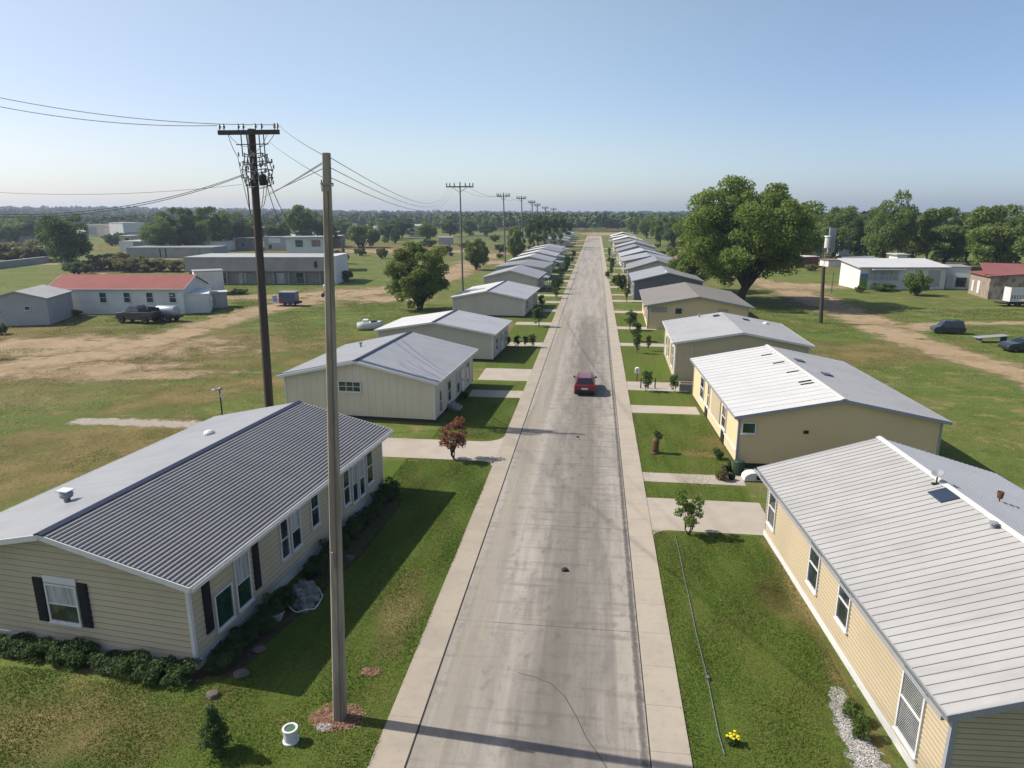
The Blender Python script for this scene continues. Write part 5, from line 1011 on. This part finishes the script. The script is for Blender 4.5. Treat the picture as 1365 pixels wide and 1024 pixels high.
for i, (px, pb, pt, pw, lm, lab) in enumerate(((458, 375, 358, 26, 'leaf_dark', 'dark bush at the right end of the shop block'), (452, 352, 330, 28, 'leaf_dark', 'dark bush behind the white end building'), (1222, 394, 358, 36, 'leaf_green', 'loose green bush in front of the white bungalow'), (1175, 388, 376, 34, 'leaf_dark', 'low hedge under the bungalow window'), (1130, 363, 342, 22, 'leaf_green', 'round green bush left of the white bungalow'),
        (1146, 390, 380, 14, 'leaf_olive', 'small russet bush at the bungalow corner'), (78, 420, 408, 26, 'leaf_dark', 'dark bush against the white wall beside the block shed'), (98, 421, 412, 22, 'leaf_dark', 'low dark bush left of the red roofed house windows'), (3, 446, 430, 18, 'leaf_dark', 'dark bush at the left edge by the block shed'), (320, 392, 384, 24, 'leaf_green', 'low hedge on the grass before the shop block'), (700, 372, 360, 16, 'leaf_green', 'green bush between the far left homes'), (510, 345, 328, 16, 'leaf_olive', 'grey green bush on the far bare ground'), (150, 326, 312, 18, 'leaf_dark', 'round dark bush before the bright white hall'))):
    ptree('bush', px, pb, pt, pw, lm, lab, cat='bush', name='bush')
# front garden plants
ptree('sapling2', 605, 613, 562, 40, 'leaf_red', 'small red leaved tree beside the left driveway', name='red_sapling')
ptree('sapling2', 918, 713, 655, 40, 'leaf_oak', 'young green tree at the corner of the near right lawn', name='sapling')
ptree('conifer', 288, 1004, 938, 42, 'leaf_shrub', 'small dark conifer shrub on the near left lawn', name='conifer', cat='shrub')
for (px, pb, pt, pw, lab) in ((861, 522, 490, 16, 'dark young tree behind three stakes on the right verge'), (899, 523, 496, 14, 'small spiky plant beside the right hand concrete planter'), (849, 471, 438, 12, 'thin young tree left of the pair before the pale stucco home'), (864, 468, 444, 8, 'tiny tree right of the pair before the pale stucco home'),
        (846, 455, 424, 16, 'bushy young tree at the path before the brown roofed home'), (840, 440, 410, 18, 'wide young tree before the brown roofed home'), (824, 388, 362, 12, 'young tree on the verge before the slate gabled home'), (718, 436, 405, 17, 'bushy young tree on the verge before the third left home'), (676, 462, 446, 10, 'leftmost potted shrub in the verge row on the left'),
        (690, 464, 445, 11, 'second potted shrub in the verge row on the left'), (700, 462, 446, 10, 'third potted shrub in the verge row on the left'), (710, 463, 443, 12, 'rightmost potted shrub in the verge row on the left'), (653, 456, 434, 10, 'dark shrub hedge at the second left home corner'), (742, 398, 380, 10, 'shrub on the verge before the fourth left home'), (745, 385, 366, 14, 'dark shrub before the fifth left home'), (810, 372, 360, 9, 'low shrub on the far right verge')):
    ptree('sapling', px, pb, pt, pw, 'leaf_shrub', lab, cat='shrub', name='young_tree')
rv = random.Random(77); VL = []
for k in range(9): VL.append((-7.6-rv.random()*1.6, 118+k*17+rv.uniform(-5, 5)))
for k in range(9):
    x_, y_ = VL[k]; tree(rv.choice(['sapling', 'sapling2', 'near']), x_, y_, rv.uniform(2.0, 4.2), rv.uniform(1.2, 2.4), 'leaf_shrub', 'small tree on the far left verge, %s going away' % NUM[k], cat='shrub', name='young_tree', group='small trees on the far left verge')
for k in range(9):
    x_, y_ = 4.2+rv.random()*1.8, 122+k*18+rv.uniform(-5, 5); tree(rv.choice(['sapling', 'sapling2', 'near']), x_, y_, rv.uniform(2.0, 3.8), rv.uniform(1.2, 2.2), 'leaf_shrub', 'small tree on the far right verge, %s going away' % NUM[k], cat='shrub', name='young_tree', group='small trees on the far right verge')
SB = sorted([(rv.uniform(455, 700), rv.uniform(318, 345)) for k in range(12)]+[(rv.uniform(300, 450), rv.uniform(318, 335)) for k in range(8)]+[(rv.uniform(0, 180), rv.uniform(318, 330)) for k in range(8)])
for k, (px_, py_) in enumerate(SB):
    h_ = rv.uniform(6, 13); ptree('bush', px_, py_, py_-h_, h_*rv.uniform(1.1, 2.0), rv.choice(['leaf_green', 'leaf_olive', 'leaf_dark']), 'scattered scrub bush in the left middle distance, %s from the left' % NUM[k], cat='bush', name='bush', group='scrub bushes in the left middle distance')
SR = sorted([(rv.uniform(1050, 1145), rv.uniform(335, 362)) for k in range(7)]+[(rv.uniform(868, 925), rv.uniform(325, 345)) for k in range(5)])
for k, (px_, py_) in enumerate(SR):
    h_ = rv.uniform(6, 12); ptree('bush', px_, py_, py_-h_, h_*rv.uniform(1.1, 2.0), rv.choice(['leaf_green', 'leaf_olive', 'leaf_light']), 'scattered scrub bush behind the right hand homes, %s from the left' % NUM[k], cat='bush', name='bush', group='scrub bushes behind the right hand homes')
ptree('shrub', 620, 531, 520, 14, 'leaf_shrub', 'small weed clump where the left path meets the gutter strip', cat='shrub', name='weed_clump')
# foundation hedge round the near left home
rs = random.Random(5)
for i in range(11):
    u = .2+i*1.02; x_ = -13.2-u*1.0; y_ = 19.05-u*-.1*0-(0.1*0); p0 = (-13.9-u*math.cos(.101)+.0, 19.35+u*math.sin(.101)*-1*-1*0.0-u*.0)
    ang = -.101; ex, ey = -math.cos(.101), math.sin(.101); nx_, ny_ = -math.sin(.101)*-1*-1, -math.cos(.101)
    px_ = -13.827+ex*u+nx_*.62; py_ = 19.85+ey*u+ny_*.62
    tree('shrub' if i % 2 else 'shrub2', px_, py_, .55+rs.random()*.25, 1.15+rs.random()*.25, 'leaf_shrub', 'low dark shrub under the near left gable, %s from the corner' % NTH[i].replace('leftmost', 'first'), cat='shrub', name='hedge_shrub', group='foundation shrubs under the near left gable')
for i, v in enumerate((.3, .9, 1.8, 2.6, 3.5, 4.4, 6.9, 7.8, 8.7, 9.6, 10.6, 11.5, 12.6, 13.6, 14.6, 15.6, 16.3)):
    dx = .62+.25*rs.random(); px_ = -13.827+v*math.sin(.101)+dx; py_ = 19.85+v*math.cos(.101)
    tree('shrub' if i % 2 else 'shrub2', px_, py_, .55+rs.random()*.4, 1.0+rs.random()*.35, 'leaf_shrub', 'low dark shrub beside the shaded near left wall, %s from the corner' % NTH[i].replace('leftmost', 'first'), cat='shrub', name='hedge_shrub', group='shrubs along the shaded side of the near left home')
def rock(px, py, r, lab):
    p = G(px, py); rng = np.random.default_rng(int(px)); import bmesh
    bm = bmesh.new(); bmesh.ops.create_icosphere(bm, subdivisions=3, radius=r); ph = rng.random(3)*6
    for v in bm.verts:
        c = v.co; k = 1+.14*math.sin(c.x/r*3+ph[0])*math.cos(c.y/r*3+ph[1])+.08*math.sin(c.z/r*6+ph[2]); v.co = Vector((c.x*k*1.15, c.y*k, c.z*k*.6))
    me = bpy.data.meshes.new('rock'); bm.to_mesh(me); bm.free(); o = link_mesh('rock', me, M['rock']); o.location = p+Vector((0, 0, r*.3)); tag(o, lab, 'rock')
rock(284, 928, .19, 'brown boulder at the near left home corner, closest to the camera'); rock(322, 900, .23, 'speckled boulder second along the near left garden bed'); rock(346, 868, .2, 'small boulder in the bed below the black shutter'); rock(384, 800, .22, 'small rock beside the crumpled tarp'); rock(466, 745, .2, 'small rock in the bed right of the concrete pole')
# white bucket planter
q = G(388, 988); T = empty('bucket_planter', q, 0, 'white round bucket planter with green top on the near left lawn', 'planter')
b = MB(); b.lathe([(.25, 0), (.25, .06), (.21, .08), (.21, .42), (.24, .44), (.24, .49), (.17, .49), (.17, .44)], (0, 0, 0), 24); b.build('bucket', M['white_paint'], T)
b = MB(); b.lathe([(.01, .42), (.168, .42), (.165, .46), (.01, .47)], (0, 0, 0), 16); b.build('moss', mat('moss', (.08, .16, .08), .9), T)
# crumpled tarp by the near left home
import bmesh
q = G(405, 800); T = empty('tarp_heap', q, .5, 'crumpled grey tarp heap with wire frame against the near left home', 'tarp')
bm = bmesh.new(); bmesh.ops.create_icosphere(bm, subdivisions=4, radius=1.0)
for v in bm.verts:
    c = v.co; k = 1+.10*math.sin(c.x*9+c.y*4)+.08*math.sin(c.y*11+c.z*5)+.05*math.sin(c.z*17+c.x*13); v.co = Vector((c.x*.62*k, c.y*.95*k, max(c.z, -.1)*.75*k))
me = bpy.data.meshes.new('sheet'); bm.to_mesh(me); bm.free(); link_mesh('sheet', me, M['tarp'], T)
b = MB(); b.path([Vector((.75*math.cos(t), 1.05*math.sin(t), .05+.12*math.sin(t*3)**2)) for t in np.linspace(0, 6.28, 30)], .025, 5); b.path([Vector((.3+.5*t, -.8+.9*t*t, .05)) for t in np.linspace(0, 1, 8)], .02, 5); b.build('hoop', M['white_paint'], T)
q = G(368, 826); T = empty('plant_pot', q, 0, 'round pot with low green plant in the bed beside the tarp heap', 'plant pot')
b = MB(); b.lathe([(.24, 0), (.34, .3), (.36, .3), (.36, .34), (.28, .34)], (0, 0, 0), 16); b.build('pot', M['concrete_wall'], T)
me = np_mesh('foliage', leaf_quads(np.random.default_rng(3), np.array([[0, 0, .42], [.15, .1, .38], [-.15, 0, .38]]), np.array([.25, .2, .2]), 900, .08)); link_mesh('foliage', me, M['leaf_shrub'], T)
# yellow flowers at the end of the cable
q = G(976, 992); T = empty('flower_clump', q, 0, 'small clump of yellow flowers on the near right lawn', 'flowers')
rf = np.random.default_rng(8); me = np_mesh('leaves', leaf_quads(rf, np.array([[0, 0, .15], [.1, .05, .12], [-.1, 0, .12]]), np.array([.16, .13, .13]), 700, .06)); link_mesh('leaves', me, M['leaf_shrub'], T)
b = MB()
for i in range(13):
    p = (rf.uniform(-.2, .2), rf.uniform(-.14, .14), rf.uniform(.24, .36)); b.lathe([(.01, 0), (.05, .01), (.045, .03), (.01, .04)], p, 7)
b.build('petals', M['petal'], T)
# cable lying on the right lawn
b = MB(); pts = [G(*p)+Vector((0, 0, .03)) for p in ((900, 714), (905, 735), (911, 765), (920, 805), (928, 845), (938, 885), (943, 905), (950, 940), (958, 980), (966, 1008))]; b.path(pts, .022, 6); b.box(pts[6].x-.06, pts[6].x+.06, pts[6].y-.08, pts[6].y+.08, 0, .09)
tag(b.build('lawn_cable', M['pole_grey'], fix=False), 'dark grey cable lying across the near right lawn to the yellow flowers', 'cable')
# debris on the road
def lump(px, py, sx, sy, sz, lab, m='black'):
    p = G(px, py); b = MB(); b.prism([(-sx, 0), (sx, 0), (sx*.8, sz*.7), (sx*.3, sz), (-sx*.6, sz*.8)], -sy, sy); o = b.build('debris', M[m], bevel=.02); o.location = p+Vector((0, 0, .012)); o.rotation_euler = (0, 0, .2); tag(o, lab, 'debris')
lump(753, 761, .16, .12, .12, 'small dark lump of rubber lying in the middle of the road'); lump(770, 583, .10, .1, .08, 'tiny dark scrap on the road short of the red suv')
# stump planter on right lawn, stakes, signs, clutter by the cream home
q = G(875, 604); T = empty('brick_stump', q, 0, 'rough brown stump with a spiky green plant on the right lawn', 'stump')
b = MB(); b.lathe([(.28, 0), (.24, .3), (.26, .9), (.22, 1.0), (.1, 1.02)], (-.1, 0, 0), 10); b.lathe([(.3, 0), (.26, .12), (.05, .14)], (-.14, -.1, 0), 8, 0); b.build('stump', M['rust'], T, smooth=True)
me = np_mesh('foliage', leaf_quads(rf, np.array([[.1, 0, 1.2], [0, .1, 1.35]]), np.array([.24, .22]), 500, .14)); link_mesh('foliage', me, M['leaf_shrub'], T)
for k, px_ in enumerate((854, 864, 873)):
    q = G(px_, 518); b = MB(); b.box(-.05, .05, -.05, .05, 0, .95); b.prism([(-.05, .95), (.05, .95), (0, 1.03)], -.05, .05); o = tag(b.build('stake', M['pole_wood']), ('left', 'middle', 'right')[k]+' short wooden stake beside the staked dark young tree', 'stake', 'short stakes by the staked young tree'); o.location = q
q = G(849, 507); T = empty('mailbox', q, 0, 'white mailbox with red mark on the right verge by the stakes', 'mailbox')
b = MB(); b.box(-.05, .05, -.05, .05, 0, .8); b.build('post', M['pole_grey'], T)
b = MB(); b.prism([(-.22, .75), (.22, .75), (.22, 1.15), (.12, 1.28), (-.12, 1.28), (-.22, 1.15)], -.25, .25); bx = b.build('box', M['white_paint'], T); b = MB(); b.box(-.06, .06, -.265, -.25, .95, 1.07); b.build('flag', M['red_light'], bx)
q = G(905, 521); T = empty('concrete_planter', (q.x+.9, q.y+.3, 0), 0, 'low concrete planter box between the two right hand homes', 'planter')
b = MB(); b.box(-.9, 1.1, -.5, -.38, 0, .7); b.box(-.9, 1.1, .38, .5, 0, .7); b.box(-.9, -.78, -.38, .38, 0, .7); b.box(.98, 1.1, -.38, .38, 0, .7); b.build('box', M['concrete_wall'], T); b = MB(); b.box(-.78, .98, -.38, .38, 0, .6); b.build('soil', M['rust'], T)
q = G(1000, 642); T = empty('bath_tub', (q.x+.2, q.y+.3, 0), .1, 'white curved tub lying behind the near right home', 'tub')
b = MB(); V = []; F = []
for i in range(9):
    t = math.pi*i/8; x_ = -math.cos(t)*.62; z_ = .06+.5*math.sin(t)**.7; V += [(x_, -.35, .05), (x_, -.35, z_), (x_, .35, z_), (x_, .35, .05)]
for i in range(8):
    a = i*4
    for j in range(3): F.append((a+j, a+j+1, a+j+5, a+j+4))
b.add(V, F); b.build('shell', M['white_paint'], T, bevel=.04)
b = MB(); b.box(.12, .5, -.41, -.3, .15, .42); b.build('opening', M['black'], T)
q = G(983, 634); T = empty('green_barrel', (q.x+.1, q.y+.3, 0), 0, 'dark green barrel under the cream home corner', 'barrel'); b = MB(); b.lathe([(.3, 0), (.34, .1), (.36, .5), (.34, .85), (.28, .9)], (0, 0, 0), 14); b.lathe([(.37, .3), (.37, .34)], (0, 0, 0), 14); b.build('drum', mat('barrel_green', (.03, .06, .04), .5), T)
for k, (px_, py_, s_) in enumerate(((966, 632, .3), (972, 628, .35), (975, 640, .22))):
    q = G(px_, py_); b = MB(); b.lathe([(.16*s_*3, -.08), (.30*s_*3, -.1), (.33*s_*3, 0), (.30*s_*3, .1), (.16*s_*3, .08)], (0, 0, 0), 16); o = b.build('old_tyre', M['tyre']); o.location = q+Vector((0, 0, .33*s_*3)); o.rotation_euler = (1.4, 0, .5+k); tag(o, ('leftmost', 'middle', 'smallest front')[k]+' old tyre leaning at the cream home corner', 'tyre')
ptree('shrub2', 958, 612, 598, 16, 'leaf_shrub', 'scraggly green weed under the cream home side wall', cat='shrub', name='weed_clump'); ptree('shrub', 962, 640, 622, 18, 'leaf_olive', 'dry weed clump beside the old tyres', cat='shrub', name='weed_clump')
ptree('shrub', 1136, 962, 930, 26, 'leaf_green', 'green weed clump growing against the near right skirting', cat='shrub', name='weed_clump'); ptree('shrub2', 1146, 985, 955, 26, 'leaf_green', 'second weed clump against the near right skirting by the gravel', cat='shrub', name='weed_clump')
# satellite dish on the near right roof: stands on the house, a thing of its own
wp = R1.matrix_basis @ on_roof(R1, 5.0, 11.3)[0]; T = empty('satellite_dish', wp, 0, 'small satellite dish on the near right roof above the dark panel', 'satellite dish')
b = MB(); b.tube((0, 0, -.05), (0, 0, .42), .03, .03, 8); b.box(-.16, .1, -.08, .08, -.04, .03); b.build('mast', M['black'], T)
b = MB(); b.lathe([(.02, 0), (.12, .02), (.23, .07), (.25, .08), (.22, .09), (.02, .02)], (0, 0, 0), 18); o = b.build('dish', M['vent_grey'], T); o.location = (0, 0, .42); o.rotation_euler = (.35, -.3, 0)
# ============================================================ GRASS, LEAF LITTER AND THE FAR WOOD
def grass_field():
    rng = np.random.default_rng(1); P = []
    for (x0, x1, y0, y1, n) in ((-12.2, -6.23, 14.5, 42, 90000), (-22, -12.2, 14.5, 19.2, 30000), (3.24, 9.1, 15.5, 33.1, 70000), (3.25, 9.0, 37.4, 54.5, 22000), (-11.5, -6.3, 46.5, 58, 16000)):
        P.append(np.stack([rng.uniform(x0, x1, n), rng.uniform(y0, y1, n)], 1))
    P = np.concatenate(P); x, y = P[:, 0], P[:, 1]
    bed = (x < -11.0+(y-36)*.1) & (y > 19.2) & (y < 37); P = P[~bed]
    keep = np.hypot((P[:, 0]+7.95)/1.0, (P[:, 1]-18.15)/.7) > 1; P = P[keep]; n = len(P)
    # tufts: pull the points together so the cover is uneven
    a = rng.uniform(0, 6.28, n); w_ = rng.uniform(.010, .022, n); h = rng.uniform(.03, .085, n)*(.8+.4*np.sin(P[:, 0]*1.7)*np.sin(P[:, 1]*.9)); lean = rng.normal(0, .03, (n, 2))
    z = np.zeros(n); dx = np.cos(a)*w_; dy = np.sin(a)*w_
    V = np.stack([np.stack([P[:, 0]-dx, P[:, 1]-dy, z], 1), np.stack([P[:, 0]+dx, P[:, 1]+dy, z], 1), np.stack([P[:, 0]+lean[:, 0], P[:, 1]+lean[:, 1], h], 1)], 1)
    me = np_mesh('grass', V, 3); tag(link_mesh('grass', me, M['blade']), kind='stuff')
grass_field()
def field_grass():
    rng = np.random.default_rng(21); P = []
    for (x0, x1, y0, y1, n) in ((-75, -25, 30, 120, 170000), (-34, -24.5, 37, 49, 12000), (-110, -60, 60, 150, 50000), (21, 75, 35, 125, 160000)):
        P.append(np.stack([rng.uniform(x0, x1, n), rng.uniform(y0, y1, n)], 1))
    P = np.concatenate(P); f = np.sin(P[:, 0]*.31+1)*np.sin(P[:, 1]*.23)+.6*np.sin(P[:, 0]*.9+P[:, 1]*.5)+.5*np.sin(P[:, 1]*1.3-P[:, 0]*.4); P = P[(f+rng.normal(0, .5, len(P))) > -.2]
    keep = np.ones(len(P), bool)
    for line, wd in ((gp([(-60, 505), (60, 482), (150, 470), (240, 445), (330, 418), (420, 400), (500, 388), (590, 372)]), 4.6), (gp([(960, 362), (1040, 383), (1090, 402), (1150, 425), (1210, 452), (1290, 478), (1400, 510), (1480, 550)]), 4.4), (gp([(1200, 440), (1260, 432), (1330, 431), (1420, 431)]), 2.5), (gp([(88, 561), (300, 568)]), 1.2), (gp([(-20, 456), (110, 455), (260, 450)]), 4.5)):
        for a_, b_ in zip(line[:-1], line[1:]):
            a_ = np.array(a_); b_ = np.array(b_); d = b_-a_; t = np.clip(((P-a_)@d)/(d@d), 0, 1); keep &= np.linalg.norm(P-a_-t[:, None]*d, axis=1) > wd
    P = P[keep]; n = len(P); k = np.hypot(P[:, 0], P[:, 1])/50
    a = rng.uniform(0, 6.28, n); w_ = rng.uniform(.012, .03, n)*k; h = rng.uniform(.02, .065, n)*np.sqrt(k); lean = rng.normal(0, .06, (n, 2)); z = np.zeros(n); dx = np.cos(a)*w_; dy = np.sin(a)*w_
    V = np.stack([np.stack([P[:, 0]-dx, P[:, 1]-dy, z], 1), np.stack([P[:, 0]+dx, P[:, 1]+dy, z], 1), np.stack([P[:, 0]+lean[:, 0], P[:, 1]+lean[:, 1], h], 1)], 1)
    m = mat('field_blade', (0.145, 0.21, 0.042), .9, [(.12, (.24, .205, .085), .45, .62, 5, .9), (2.2, (.34, .30, .14), .56, .66, 2, .7), (1.7, (.11, .16, .026), .52, .62, 2, .7)], spec=.05, coords='World', trans=.5)
    tag(link_mesh('field_grass', np_mesh('field_grass', V, 3), m), kind='stuff')
field_grass()
def chips(name, cx, cy, rx, ry, n, size, m, seed):
    rng = np.random.default_rng(seed); r = np.sqrt(rng.random(n))*(.7+.3*rng.random(n)); a = rng.uniform(0, 6.28, n); P = np.stack([cx+rx*r*np.cos(a), cy+ry*r*np.sin(a), rng.uniform(.02, .05, n)], 1)
    C = P; d = rng.normal(size=(n, 3))*[1, 1, .35]; d /= np.linalg.norm(d, axis=1)[:, None]; e = np.cross(d, rng.normal(size=(n, 3))*.3+[0, 0, 1]); e /= np.linalg.norm(e, axis=1)[:, None]; s = size*rng.uniform(.5, 1.3, n)[:, None]
    V = np.stack([P-d*s, P-e*s*.35, P+d*s, P+e*s*.35], 1); tag(link_mesh(name, np_mesh(name, V), m), kind='stuff')
chipm = mat('bark_chip', (.36, .21, .14), .9, [(6, (.20, .10, .06), .45, .6, 3, .9)], coords='World')
chips('bark_chips', -7.95, 18.15, 1.0, .75, 1500, .045, chipm, 1); q = G(495, 896); chips('bark_chips', q.x, q.y, .42, .25, 350, .04, chipm, 2)
stonem = mat('white_pebble', (.62, .60, .58), .8, [(5, (.4, .38, .36), .45, .6, 3, .9)], coords='World')
chips('pebbles', 8.55, 18.6, .45, 2.2, 2600, .04, stonem, 3); q = G(432, 970); chips('pebbles', q.x, q.y, .3, .18, 260, .03, stonem, 4)
def far_wood():
    rng = np.random.default_rng(7); Q = []
    def belt(n, d0, d1, a0, a1, hmin, hmax, per, fs):
        d = d0+(d1-d0)*rng.random(n)**1.0; a = np.radians(rng.uniform(a0, a1, n)); x = d*np.sin(a); y = d*np.cos(a)
        dens = np.sin(x*.011+1.3)*np.cos(y*.009+.5)+.5*np.sin(x*.031+y*.017); keep = (dens > -.55) | (d > d0+.25*(d1-d0)); x, y, d = x[keep], y[keep], d[keep]; n = len(x)
        h = rng.uniform(hmin, hmax, n); w_ = h*rng.uniform(.7, 1.1, n); z = height(x, y)
        k = np.repeat(np.arange(n), per); m = len(k); u = rng.normal(size=(m, 3)); u /= np.linalg.norm(u, axis=1)[:, None]; u[:, 2] = np.abs(u[:, 2])*1.0-.25*(rng.random(m) < .4)
        rad = .8+.3*rng.random(m); P = np.stack([x[k]+u[:, 0]*w_[k]*.5*rad, y[k]+u[:, 1]*w_[k]*.5*rad, z[k]+h[k]*(.42+.58*np.maximum(u[:, 2], -.6)*rad)], 1)
        nn = u+rng.normal(size=(m, 3))*.45; nn /= np.linalg.norm(nn, axis=1)[:, None]; a_ = np.cross(nn, rng.normal(size=(m, 3))); a_ /= np.linalg.norm(a_, axis=1)[:, None]; c = np.cross(nn, a_); s = (fs*(.7+.6*rng.random(m))*w_[k]/9)[:, None]
        Q.append(np.stack([P-a_*s, P-c*s*.8, P+a_*s, P+c*s*.8], 1))
    belt(500, 600, 1000, -12, 16, 9, 15, 150, 1.15)
    belt(650, 480, 1000, 16, 62, 9, 16, 130, 1.2)
    belt(900, 600, 1050, -62, -12, 7, 14, 130, 1.15)
    belt(2600, 950, 1700, -62, 62, 9, 15, 60, 1.9)
    belt(3200, 1600, 2700, -60, 60, 9, 15, 34, 2.6)
    tag(link_mesh('far_wood', np_mesh('far_wood', np.concatenate(Q)), M['leaf_far']), kind='stuff')
far_wood()
# ============================================================ HAZE
hz = bpy.data.materials.new('haze'); hz.use_nodes = True; t = hz.node_tree; t.nodes.remove(t.nodes['Principled BSDF'])
pv = t.nodes.new('ShaderNodeVolumePrincipled'); pv.inputs['Color'].default_value = (0.66, 0.78, 1.0, 1); pv.inputs['Density'].default_value = 0.00019; pv.inputs['Anisotropy'].default_value = 0.3
t.links.new(pv.outputs[0], t.nodes['Material Output'].inputs['Volume'])
b = MB(); b.box(-4200, 4200, -300, 4200, -2, 48); tag(b.build('haze', hz), kind='stuff')
